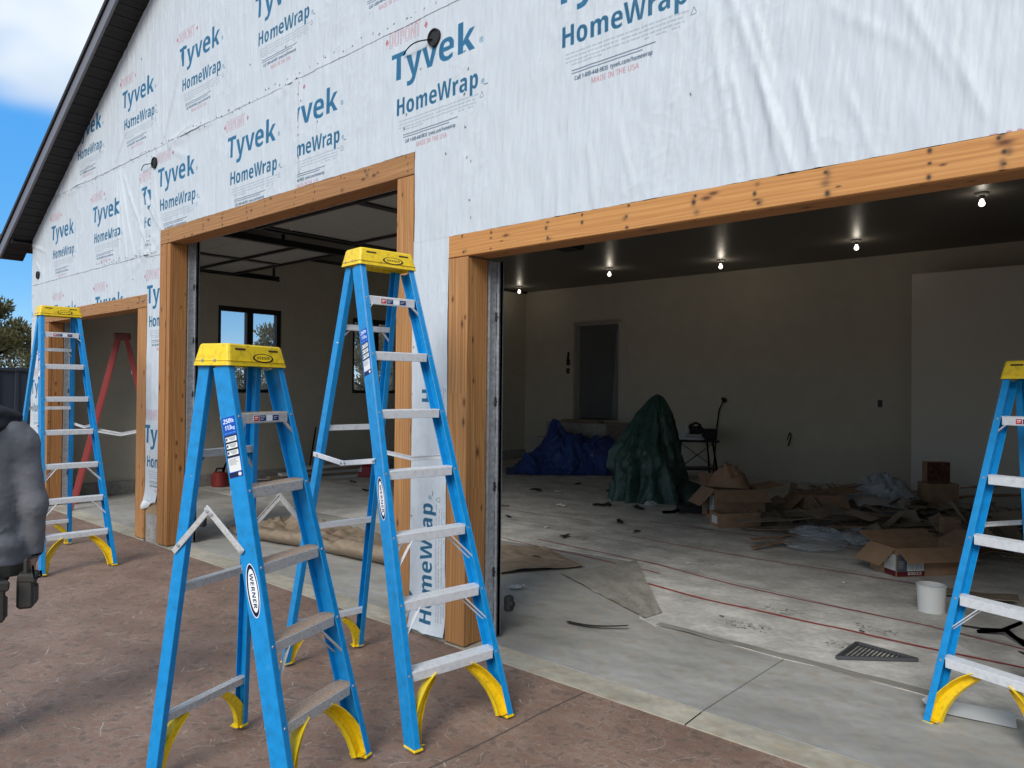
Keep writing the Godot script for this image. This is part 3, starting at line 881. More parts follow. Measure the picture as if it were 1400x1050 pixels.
	# x and y of the T, then what the sheet lets one see: x from, x to, y from, y to
	for e in [[-11.256, 3.70, -12.1, -8.14, 3.0, 4.12], [-9.793, 3.73, -12.1, -8.14, 3.0, 4.12], [-8.36, 3.72, -12.1, -8.14, 3.0, 4.12],
		[-7.961, 3.84, -8.14, -5.35, 2.98, 4.12], [-6.498, 3.85, -8.14, -5.35, 2.98, 4.12],
		[-5.62, 3.89, -5.35, 2.0, 2.6, 4.12], [-4.16, 3.922, -5.35, 2.0, 2.6, 4.12], [-2.71, 3.965, -5.35, 2.0, 2.6, 4.12], [-1.25, 3.99, -5.35, 2.0, 2.6, 4.12], [-0.55, 2.43, -5.35, 2.0, 2.58, 4.12],
		[-7.49, 4.95, -12.1, 2, 4.08, 7], [-6.04, 4.965, -12.1, 2, 4.08, 7], [-8.93, 4.885, -12.1, 2, 4.08, 7], [-10.373, 4.83, -12.1, 2, 4.08, 7], [-4.58, 4.98, -12.1, 2, 4.08, 7], [-3.12, 5.0, -12.1, 2, 4.08, 7], [-5.9, 6.2, -12.1, 2, 4.08, 7], [-4.4, 6.2, -12.1, 2, 4.08, 7],
		[-8.211, 2.66, -12.1, -7.88, 0, 3.0], [-9.674, 2.65, -11.5, -8.1, 0, 3.0], [-11.137, 2.65, -11.6, -8.1, 0, 3.0], [-12.88, 2.98, -12.1, -11.5, 0, 3.0], [-12.03, 1.67, -12.1, -11.5, 0, 3.0], [-8.211, 1.2, -8.2, -7.88, 0, 3.0]]:
		for pg in 2:
			var px0: float = X0[pg]
			var dx: float = (e[0] - px0) * S - ox; var dy: float = (6.72 - e[1]) * S - oy
			var ca: float = maxf((maxf(e[2], px0) - px0) * S, 0); var cb: float = minf((e[3] - px0) * S, 2048)
			var cy0: float = (6.72 - e[5]) * S; var cy1: float = (6.72 - e[4]) * S
			var r := Rect2i(int(dx), int(dy), lw, lh).intersection(Rect2i(int(ca), int(cy0), maxi(0, int(cb - ca)), maxi(0, int(cy1 - cy0))))
			if r.size.x > 0 and r.size.y > 0:
				pages[pg].blend_rect(lg, Rect2i(r.position - Vector2i(int(dx), int(dy)), r.size), r.position)
	for e in [[0.01, 1.2], [1.46, 0.155]]:  # the pier sheet hangs turned by a quarter; the next print is covered but for its first letter
		var show := int(minf(e[1] * S + ox, rot.get_height()))
		pages[1].blend_rect(rot, Rect2i(0, rot.get_height() - show, rot.get_width(), show), Vector2i(int((-4.125 + 5.38) * S - oy), int((6.72 - e[0]) * S + ox) - show))
	# grime: small scuffs and creased specks, mostly along the seams
	for k in 700:
		var pg := rg.randi_range(0, 1)
		var p := Vector2(rg.randf() * 2048, rg.randf() * 2048)
		stroke(pages[pg], p, p + Vector2(rg.randf_range(-3, 3), rg.randf_range(-2, 5)), Color(0.45, 0.48, 0.52), rg.randf_range(0.1, 0.4))
	var mats := []
	var nb := creases()
	for pg in 2:
		pages[pg].convert(Image.FORMAT_RGB8)
		var m := mat(Color(0.865, 0.873, 0.878), 0.52, 0.0, ImageTexture.create_from_image(pages[pg]))
		bump(m, nb, 0.95)
		m.uv1_scale = Vector3.ONE
		mats.append(m)
	var sheet := func(pg: int, xa: float, xb: float, ya: float, yb: float, z: float, curl: float) -> void:
		var nu := int(maxf(4, (xb - xa) / 0.016)); var nv := int(maxf(4, (yb - ya) / 0.036))
		var mb := MB.new()
		var px0: float = X0[pg]
		mb.grid(func(u: float, v: float) -> Vector3:
			var x := lerpf(xa, xb, u)
			var top := minf(yb, rake(x) - 0.002)
			var bot := ya + (0.008 if curl > 0.0 else 0.0) * wrapn2.get_noise_2d(x * 2.0, ya)
			var y := lerpf(bot, maxf(top, bot), v)
			var e := relief(x, y)
			var edge := exp(-(y - bot) / 0.05) * curl * (0.4 + maxf(0.0, wrapn2.get_noise_2d(x * 2.5 + 9.0, ya * 3.0)))
			return Vector3(x, y, z + e + edge), nu, nv)
		for k in mb.v.size(): mb.uv[k] = Vector2((mb.v[k].x - px0) / 6.72, (6.72 - mb.v[k].y) / 6.72)
		part("house_wrap", mb, mats[pg], house)
	sheet.call(0, -12.06, -5.38, 4.08, 8.0, 0.0055, 0.004)
	sheet.call(1, -5.38, 2.4, 4.09, 8.0, 0.0085, 0.003)
	sheet.call(0, -12.06, -8.12, 2.99, 4.16, 0.003, 0.005)
	sheet.call(0, -8.145, -7.88, 2.96, 4.16, 0.0045, 0.005)
	sheet.call(0, -7.885, -5.38, 3.2065, 4.16, 0.0045, 0.0)
	sheet.call(0, -5.4, -5.35, 3.2065, 4.16, 0.005, 0.0)
	sheet.call(1, -5.352, -3.90, 3.2065, 4.16, 0.0065, 0.0)
	sheet.call(1, -3.905, 2.4, 2.5895, 4.16, 0.006, 0.0)
	sheet.call(1, -3.912, -3.564, 0.015, 2.60, 0.005, 0.04)
	sheet.call(0, -12.06, -11.5, 0.95, 3.01, 0.001, 0.02)
	sheet.call(0, -11.5, -8.2, 2.5785, 3.01, 0.001, 0.0)
	sheet.call(0, -8.2, -7.889, 0.42, 3.01, 0.002, 0.05)
	# loose tail of the sheet at the foot of the narrow pier
	var tail := MB.new()
	tail.grid(func(u: float, v: float) -> Vector3:
		return Vector3(lerpf(-8.2, -7.9, u) - 0.02 * v, 0.43 - 0.11 * v * (1.0 - 0.8 * u) - 0.01 * sin(u * 7.0) * v, 0.010 + 0.045 * v * (1.0 - u * 0.8) + 0.012 * sin(u * 9.0 + v * 2.0) * v - 0.03 * v * v * v), 20, 10, 0.0015)
	part("wrap_tail", tail, mat(lin(0.74, 0.76, 0.78), 0.55), house)
	# staples with the pucker round each
	var sp := MB.new()
	var seam := func(x0: float, y0: float, x1: float, y1: float, step: float) -> void:
		var L := Vector2(x1 - x0, y1 - y0).length()
		var q := 0.0
		while q < L:
			var p := Vector2(x0, y0).lerp(Vector2(x1, y1), q / L) + Vector2(rg.randf_range(-0.03, 0.03), rg.randf_range(-0.03, 0.03))
			var an := rg.randf() * PI
			for m in rg.randi_range(1, 2):
				sp.box(Transform3D(Basis(Vector3(0, 0, 1), an + m * rg.randf_range(0.5, 1.3)), Vector3(p.x, p.y, relief(p.x, p.y) + 0.0105)), Vector3(rg.randf_range(0.010, 0.022), 0.0028, 0.003))
			q += rg.randf_range(0.4, 1.6) * step
	seam.call(-12.0, 4.03, -5.4, 4.11, 0.085); seam.call(-5.4, 4.13, -2.4, 4.16, 0.08); seam.call(-9.6, 3.03, -7.95, 2.99, 0.05)
	seam.call(-5.34, 4.1, -5.31, 3.25, 0.09); seam.call(-3.42, 3.75, -3.38, 2.65, 0.16); seam.call(-8.13, 4.0, -8.13, 3.05, 0.1); seam.call(-3.9, 2.4, -3.9, 0.1, 0.3)
	for k in 26: seam.call(rg.randf_range(-11.5, -0.4), rg.randf_range(2.65, 3.98), 50.0, 3.0, 900.0) if k > 10 else seam.call(rg.randf_range(-11.5, -0.4), rg.randf_range(4.2, 5.3), 50.0, 4.5, 900.0)
	var spo := part("staple", sp, mat(lin(0.2, 0.21, 0.23), 0.5), house)
	spo.set_meta("kind", "stuff")
	# round boxes let into the wall, with the cable that hangs out of each
	for e in [[-3.715, 3.915, 0.055, true], [-8.04, 3.93, 0.055, true], [-11.77, 3.11, 0.05, false]]:
		var b := MB.new()
		var t := Transform3D(Basis(Vector3(1, 0, 0), PI / 2), Vector3(e[0], e[1], 0.012))
		b.lathe(t, [Vector2(e[2] - 0.006, -0.008), Vector2(e[2] - 0.006, 0.02), Vector2(e[2] + 0.002, 0.02), Vector2(e[2] + 0.004, -0.008)], 28)
		b.lathe(t, [Vector2(e[2] - 0.004, 0.012), Vector2(0.0, 0.012)], 28)
		var bx := part("junction_box", b, M.rubber, house)
		if e[3]:
			var c := MB.new()
			var pts := PackedVector3Array()
			for q in 9:
				var u := q / 8.0
				pts.append(Vector3(e[0] - 0.01 - u * 0.30, e[1] - 0.01 + 0.012 * sin(u * 3.0) - 0.02 * u * u, 0.02 + 0.035 * sin(u * PI) + 0.004))
			c.tube(pts, 0.0042, 6)
			part("cable", c, mat(lin(0.42, 0.43, 0.38), 0.5), bx)

# ------------------------------------------------------------------ inside
func interior() -> void:
	# bare bulbs in plain holders under the ceiling
	var glow := mat(lin(0.9, 0.9, 0.86), 0.3)
	glow.emission_enabled = true; glow.emission = Color(1.0, 0.97, 0.9); glow.emission_energy_multiplier = 2.2
	var at := [[-8.27, -8.54, "bare bulb on the dark ceiling in front of the plastic covered doorway"], [-6.23, -9.02, "bare bulb on the dark ceiling above the saw stand"], [-3.83, -8.67, "bare bulb on the dark ceiling near the corner of the pale partition"], [-1.84, -6.76, "bare bulb nearest the big header, highest in the picture"], [-11.32, -9.4, "bare bulb in the far left corner beside the metal door track"]]
	for e in at:
		var b := thing("ceiling_light", e[2], "light", Vector3(e[0], 3.94, e[1]), 0.0, "bare bulbs under the garage ceiling")
		var h := MB.new()
		h.lathe(Transform3D.IDENTITY, [Vector2(0.0, -0.03), Vector2(0.03, -0.03), Vector2(0.028, -0.075), Vector2(0.0, -0.075)], 18)
		h.lathe(Transform3D.IDENTITY, [Vector2(0.0, -0.035), Vector2(0.06, -0.03), Vector2(0.075, -0.012), Vector2(0.075, -0.001)], 20)
		part("lamp_holder", h, mat(lin(0.2, 0.2, 0.19), 0.5), b)
		var g := MB.new()
		var pr := []
		for k in 13:
			var a := PI * k / 12.0
			pr.append(Vector2(maxf(0.0, 0.034 * sin(a)) , -0.125 + -0.034 * cos(a) + 0.0) if k < 9 else Vector2(lerpf(0.0295, 0.014, (k - 8) / 4.0), lerpf(-0.108, -0.076, (k - 8) / 4.0)))
		g.lathe(Transform3D.IDENTITY, pr, 20)
		part("bulb", g, glow, b)
		var l := OmniLight3D.new()
		l.name = "bulb_light"
		l.light_color = Color(1.0, 0.95, 0.86)
		l.light_energy = [0.022, 0.03, 0.018, 0.014, 0.016][at.find(e)]; l.omni_range = 14.0; l.omni_attenuation = 2.0; l.light_size = 0.03
		l.shadow_enabled = true
		l.position = Vector3(0, -0.125, 0)
		b.add_child(l)
	# dark boxes and wires on the back wall
	var ob := MB.new()
	ob.box(Transform3D(Basis(), Vector3(0, 0, 0.004)), Vector3(0.075, 0.12, 0.012), 0.003)
	solo("outlet_box", ob, M.black, "dark open outlet box on the back wall left of the pale partition", "outlet", Vector3(-3.95, 1.44, -10.3))
	var wr := MB.new()
	wr.tube(PackedVector3Array([Vector3(0, 0.16, 0.01), Vector3(0.03, 0.1, 0.03), Vector3(0.01, 0.0, 0.05), Vector3(-0.02, -0.08, 0.04)]), 0.012, 6)
	wr.tube(PackedVector3Array([Vector3(0, 0.16, 0.01), Vector3(-0.02, 0.08, 0.05), Vector3(-0.03, 0.02, 0.05)]), 0.01, 6)
	solo("wire_tail", wr, mat(lin(0.02, 0.02, 0.02), 0.5), "short dark wire tail hanging out of the back wall", "wire", Vector3(-5.48, 0.72, -10.3))
	var s2w := MB.new()
	s2w.box(Transform3D(Basis(), Vector3(-0.005, -0.3, 0.006)), Vector3(0.09, 0.12, 0.02), 0.004)
	solo("switch_box", s2w, M.black, "lower of two dark switch boxes left of the plastic covered doorway", "switch", Vector3(-10.6, 2.35, -10.3))
	var sw := MB.new()
	sw.box(Transform3D(Basis(), Vector3(0, -0.1, 0.006)), Vector3(0.1, 0.14, 0.02), 0.004)
	sw.tube(PackedVector3Array([Vector3(0, -0.04, 0.02), Vector3(0.03, 0.05, 0.05), Vector3(0.02, 0.13, 0.03)]), 0.02, 6)
	solo("switch_box", sw, M.black, "upper dark switch box with wire stub, left of the plastic covered doorway", "switch", Vector3(-10.6, 2.35, -10.3))
	# work light on a wire, hung on the back wall
	var wl := thing("cord_light", "small dark lamp hung on a wire on the back wall above the saw", "lamp", Vector3(-6.75, 0.0, -10.3))
	var a1 := MB.new()
	a1.lathe(Transform3D(Basis(Vector3(0, 0, 1), 0.9), Vector3(0, 1.45, 0.06)), [Vector2(0.0, 0.07), Vector2(0.03, 0.05), Vector2(0.045, 0.0), Vector2(0.03, -0.04), Vector2(0, -0.05)], 14)
	part("lamp_head", a1, M.rubber, wl)
	var a2 := MB.new()
	a2.tube(PackedVector3Array([Vector3(-0.03, 1.42, 0.05), Vector3(-0.12, 1.25, 0.03), Vector3(-0.17, 0.9, 0.02), Vector3(-0.2, 0.5, 0.02), Vector3(-0.22, 0.03, 0.05)]), 0.012, 6)
	part("cord", a2, M.rubber, wl)
	# plastic sheeting over the back doorway
	var dp := thing("plastic_sheeting", "clouded plastic sheeting taped over the dark back doorway", "plastic sheet", Vector3(-9.8, 0.98, -10.27))
	var pn := noise(301, 1.0, 3)
	var thin: StandardMaterial3D = M.poly.duplicate()
	thin.albedo_color.a = 0.14
	var s1 := MB.new()
	s1.grid(func(u: float, v: float) -> Vector3:
		var x := lerpf(-0.56, 0.6, u); var y := lerpf(2.12, 0.02, v)
		return Vector3(x + 0.03 * v * sin(u * 4.0), y, 0.03 + 0.03 * pn.get_noise_2d(u * 3.0 + v * 2.0, v * 1.4) + 0.035 * sin(u * 9.0 + v * 5.0) * v), 24, 24)
	part("door_sheet", s1, thin, dp)
	var s2 := MB.new()
	s2.grid(func(u: float, v: float) -> Vector3:
		var x := lerpf(0.56, 0.72 + 0.55 * v, u); var y := lerpf(2.16, -0.2, v)
		return Vector3(x, y, 0.05 + 0.05 * sin(u * 14.0 + v * 1.5) * (0.3 + v) + 0.1 * v), 20, 24)
	part("loose_sheet", s2, thin, dp)
	var tp := MB.new()
	tp.box(Transform3D(Basis(), Vector3(0.03, 2.13, 0.045)), Vector3(1.3, 0.06, 0.006)); tp.box(Transform3D(Basis(), Vector3(-0.57, 1.05, 0.05)), Vector3(0.05, 2.15, 0.006))
	part("tape", tp, mat(lin(0.3, 0.27, 0.23), 0.7), dp)
	# landing under the doorway
	var ld := thing("landing", "pale step landing below the plastic covered doorway", "steps", Vector3(-9.75, 0.0, -9.75))
	for e in [[0.0, 0.93, 1.05, 0.0], [0.0, 0.62, 0.3, 0.66], [0.0, 0.31, 0.3, 0.96]]:
		var b := MB.new()
		b.bb(Vector3(-0.62, 0.0, e[3] - e[2] / 2.0), Vector3(0.95, e[1], e[3] + e[2] / 2.0 - 0.002), 0.008)
		part("tread", b, M.stem, ld)
	var lb := MB.new()
	lb.box(Transform3D(Basis(Vector3.UP, 0.1), Vector3(0.12, 0.96, 0.2)), Vector3(0.9, 0.05, 0.28), 0.004)
	solo("plank", lb, M.kraft, "tan plank lying on the landing under the doorway", "board", Vector3(-9.75, 0.0, -9.75))

# ------------------------------------------------------------------ roll up doors stored overhead, and their tracks
func overhead_doors() -> void:
	for e in [[-7.66, -4.088, 3.055, 3.38, "open sectional garage door stored under the ceiling of the tall middle bay"], [-11.314, -8.426, 2.44, 3.4, "open sectional garage door stored under the ceiling behind the left bay"]]:
		var xa: float = e[0]; var xb: float = e[1]
		var y: float = e[3]
		var k0: bool = e[2] > 3.0
		var d := thing("overhead_door", e[4], "garage door", Vector3((xa + xb) / 2.0, y, -0.35 if k0 else -0.1), 0.0, "open doors under the ceiling")
		var hw := (xb - xa) / 2.0
		var tall: bool = k0
		var n := 5 if tall else 4
		for k in n:
			var z := -k * 0.61
			for q in 2:
				var p := MB.new()
				var x0 := -hw + 0.02 + q * hw
				p.bb(Vector3(x0, 0.0, z - 0.6), Vector3(x0 + hw - 0.024, 0.045, z), 0.004)
				part("door_panel", p, M.doorskin, d)
			var h := MB.new()
			h.bb(Vector3(-hw, -0.035, z - 0.625), Vector3(hw, -0.003, z - 0.588), 0.006)
			if k % 2 == 0 or k == n - 1: part("strut", h, M.black, d)
		for s in [-hw + 0.05, -0.02, hw - 0.05]:
			var h := MB.new()
			h.bb(Vector3(s - 0.055, -0.02, -n * 0.61), Vector3(s + 0.055, -0.004, 0.0), 0.003)
			part("stile", h, M.black, d)
		var bt := MB.new()
		bt.bb(Vector3(-hw, -0.25 if tall else -0.05, -0.01), Vector3(hw, -0.19 if tall else 0.05, 0.03), 0.006)
		part("bottom_rail", bt, M.galv, d)
		# opener rail
		if tall:
			var rl := MB.new()
			rl.bb(Vector3(-0.03, 0.1, -3.6), Vector3(0.03, 0.15, 0.3), 0.004)
			part("opener_rail", rl, M.darksteel, d)
			var mo := MB.new()
			mo.bb(Vector3(-0.16, 0.0, -4.0), Vector3(0.16, 0.2, -3.55), 0.03)
			part("opener_motor", mo, M.black, d)
		# torsion shaft above the opening
		var sf := MB.new()
		sf.tube(PackedVector3Array([Vector3(-hw - 0.05, 0.16, 0.06), Vector3(hw + 0.05, 0.16, 0.06)]), 0.014, 8)
		sf.tube(PackedVector3Array([Vector3(-hw + 0.3, 0.16, 0.06), Vector3(-0.1, 0.16, 0.06)]), 0.03, 10); sf.tube(PackedVector3Array([Vector3(0.1, 0.16, 0.06), Vector3(hw - 0.3, 0.16, 0.06)]), 0.03, 10)
		part("torsion_spring", sf, M.darksteel, d)
		for s in [-1.0, 1.0]:
			var hz := MB.new()  # horizontal run of the track with its hanger
			var tx: float = s * (hw + 0.03)
			hz.bb(Vector3(tx - 0.012, -0.03, -3.3), Vector3(tx + 0.012, 0.04, 0.0)); hz.bb(Vector3(tx - s * 0.05, -0.034, -3.3), Vector3(tx, -0.03, 0.0)); hz.bb(Vector3(tx - s * 0.05, 0.04, -3.3), Vector3(tx, 0.044, 0.0))
			for zz in [-1.6, -3.2]: hz.bb(Vector3(tx - 0.015, 0.04, zz - 0.015), Vector3(tx + 0.015, 3.94 - y, zz + 0.015))
			part("horizontal_track", hz, M.darksteel, d)
	# upright tracks behind every jamb
	var lab := ["upright steel door track at the left jamb of the far bay", "upright steel door track at the right jamb of the far bay", "upright steel door track at the left jamb of the middle bay", "upright steel door track at the right jamb of the middle bay", "upright steel door track at the left jamb of the wide right bay", "upright steel door track at the right jamb of the wide right bay"]
	for k in 3:
		var o: Array = OPEN[k]
		for s in 2:
			if k == 2 and s == 1: continue
			var x: float = (o[1] if s == 0 else o[2])
			var dir := 1.0 if s == 0 else -1.0
			var t := thing("door_track", lab[k * 2 + s], "door track", Vector3(x, 0.0, -0.178), 0.0, "upright door tracks behind the jambs")
			var top: float = o[4] + (0.05 if k < 2 else -0.01)
			var an := MB.new()  # angle iron on the wall
			an.bb(Vector3(-0.06, 0.03, -0.004), Vector3(0.01 * dir, top, -0.001)) if dir > 0 else an.bb(Vector3(0.01 * dir, 0.03, -0.004), Vector3(0.06, top, -0.001))
			an.bb(Vector3(dir * 0.006, 0.03, -0.075), Vector3(dir * 0.010, top, -0.004))
			part("wall_angle", an, M.galv, t)
			var tr := MB.new()
			tr.bb(Vector3(dir * 0.012, 0.02, -0.104), Vector3(dir * 0.034, top, -0.101)); tr.bb(Vector3(dir * 0.012, 0.02, -0.1), Vector3(dir * 0.015, top, -0.062)); tr.bb(Vector3(dir * 0.012, 0.02, -0.065), Vector3(dir * 0.034, top, -0.062))
			tr.tube(PackedVector3Array([Vector3(dir * 0.034, 0.02, -0.086), Vector3(dir * 0.034, top, -0.086)]), 0.008, 8)
			if k < 2:
				var pts := PackedVector3Array()
				for q in 7:
					var a := PI / 2 * q / 6.0
					pts.append(Vector3(dir * 0.03, top + 0.12 * sin(a), -0.086 - 0.3 * (1 - cos(a))))
				tr.tube(pts, 0.028, 8)
			part("rail", tr, M.galv, t)
			for q in int(top / 0.55):
				var b := MB.new()
				b.bb(Vector3(dir * 0.004, 0.4 + q * 0.55, -0.1), Vector3(dir * 0.02, 0.46 + q * 0.55, -0.05), 0.002)
				b.lathe(Transform3D(Basis(Vector3(0, 0, 1), -dir * PI / 2), Vector3(dir * 0.02, 0.43 + q * 0.55, -0.07)), [Vector2(0.011, 0.0), Vector2(0.009, 0.008), Vector2(0, 0.009)], 8)
				part("bracket", b, M.darksteel, t)
			if k == 2 or s == 0:
				var se := MB.new()  # safety eye near the floor
				se.bb(Vector3(dir * 0.02, 0.16, -0.2), Vector3(dir * 0.075, 0.26, -0.14), 0.012)
				se.lathe(Transform3D(Basis(Vector3(0, 0, 1), -dir * PI / 2), Vector3(dir * 0.075, 0.21, -0.17)), [Vector2(0.022, 0.0), Vector2(0.018, 0.014), Vector2(0, 0.015)], 12)
				part("safety_eye", se, M.rubber, t)

# ------------------------------------------------------------------ step ladders
func badge(rail: bool) -> StandardMaterial3D:
	var im := Image.create(256, 96, false, Image.FORMAT_RGBA8)
	im.fill(Color(0, 0, 0, 0))
	var ink := Color(0.03, 0.05, 0.16) if rail else Color(0.05, 0.045, 0.03)
	if rail: ellipse(im, 128, 48, 127, 47, Color(0.93, 0.94, 0.95))
	ellipse(im, 128, 48, 122, 42, ink)
	ellipse(im, 128, 46, 102, 33, Color(0.93, 0.94, 0.95) if rail else Color(0.97, 0.82, 0.06))
	letters(im, "WERNER", 46, 60, 27, 164, ink, true, 0.0, 0.12)
	var m := mat(Color(1, 1, 1), 0.4, 0.0, ImageTexture.create_from_image(im))
	m.transparency = BaseMaterial3D.TRANSPARENCY_ALPHA_SCISSOR
	m.alpha_scissor_threshold = 0.5
	return m

func capacity() -> StandardMaterial3D:
	var im := Image.create(96, 330, false, Image.FORMAT_RGB8)
	im.fill(Color(0.02, 0.3, 0.68))
	letters(im, "250", 8, 34, 24, 52, Color(0.95, 0.97, 1), true, 0.0, 0.15); letters(im, "lb", 64, 34, 20, 20, Color(0.95, 0.97, 1), true)
	letters(im, "113", 14, 70, 24, 44, Color(0.95, 0.97, 1), true, 0.0, 0.15); letters(im, "kg", 62, 70, 16, 24, Color(0.95, 0.97, 1), true)
	for k in 3: im.fill_rect(Rect2i(8 + k * 29, 86, 22, 4), Color(0.35, 0.6, 0.9))
	im.fill_rect(Rect2i(4, 100, 88, 120), Color(0.05, 0.05, 0.07))
	for k in 3:
		im.fill_rect(Rect2i(9, 108 + k * 37, 78, 27), Color(0.9, 0.91, 0.9))
		for q in 4: im.fill_rect(Rect2i(24 + q * 6, 112 + k * 37 + q * 5, 56 - q * 8, 2), Color(0.25, 0.25, 0.28))
		ellipse(im, 17, 121 + k * 37, 6, 8, Color(0.2, 0.22, 0.26))
	im.fill_rect(Rect2i(6, 222, 84, 76), Color(0.88, 0.88, 0.86))
	for q in 7: im.fill_rect(Rect2i(12, 229 + q * 5, 70 - (q * 23) % 30, 2), Color(0.5, 0.5, 0.5))
	im.fill_rect(Rect2i(2, 302, 92, 26), Color(0.04, 0.07, 0.25))
	ellipse(im, 76, 315, 12, 10, Color(0.9, 0.9, 0.93))
	return mat(Color(1, 1, 1), 0.4, 0.0, ImageTexture.create_from_image(im))

func steplabel() -> StandardMaterial3D:
	var im := Image.create(192, 32, false, Image.FORMAT_RGB8)
	im.fill(Color(0.86, 0.87, 0.88))
	im.fill_rect(Rect2i(2, 2, 36, 28), Color(0.75, 0.12, 0.12)); im.fill_rect(Rect2i(8, 8, 24, 6), Color(0.95, 0.9, 0.9)); im.fill_rect(Rect2i(8, 18, 18, 4), Color(0.95, 0.9, 0.9))
	im.fill_rect(Rect2i(42, 2, 50, 28), Color(0.08, 0.14, 0.34))
	for q in 3: im.fill_rect(Rect2i(48, 7 + q * 7, 38 - q * 7, 3), Color(0.75, 0.8, 0.86))
	im.fill_rect(Rect2i(98, 4, 40, 24), Color(0.94, 0.94, 0.94)); im.fill_rect(Rect2i(142, 2, 48, 28), Color(0.08, 0.14, 0.34))
	for q in 2: im.fill_rect(Rect2i(148, 9 + q * 9, 34 - q * 9, 3), Color(0.75, 0.8, 0.86))
	return mat(Color(1, 1, 1), 0.4, 0.0, ImageTexture.create_from_image(im))

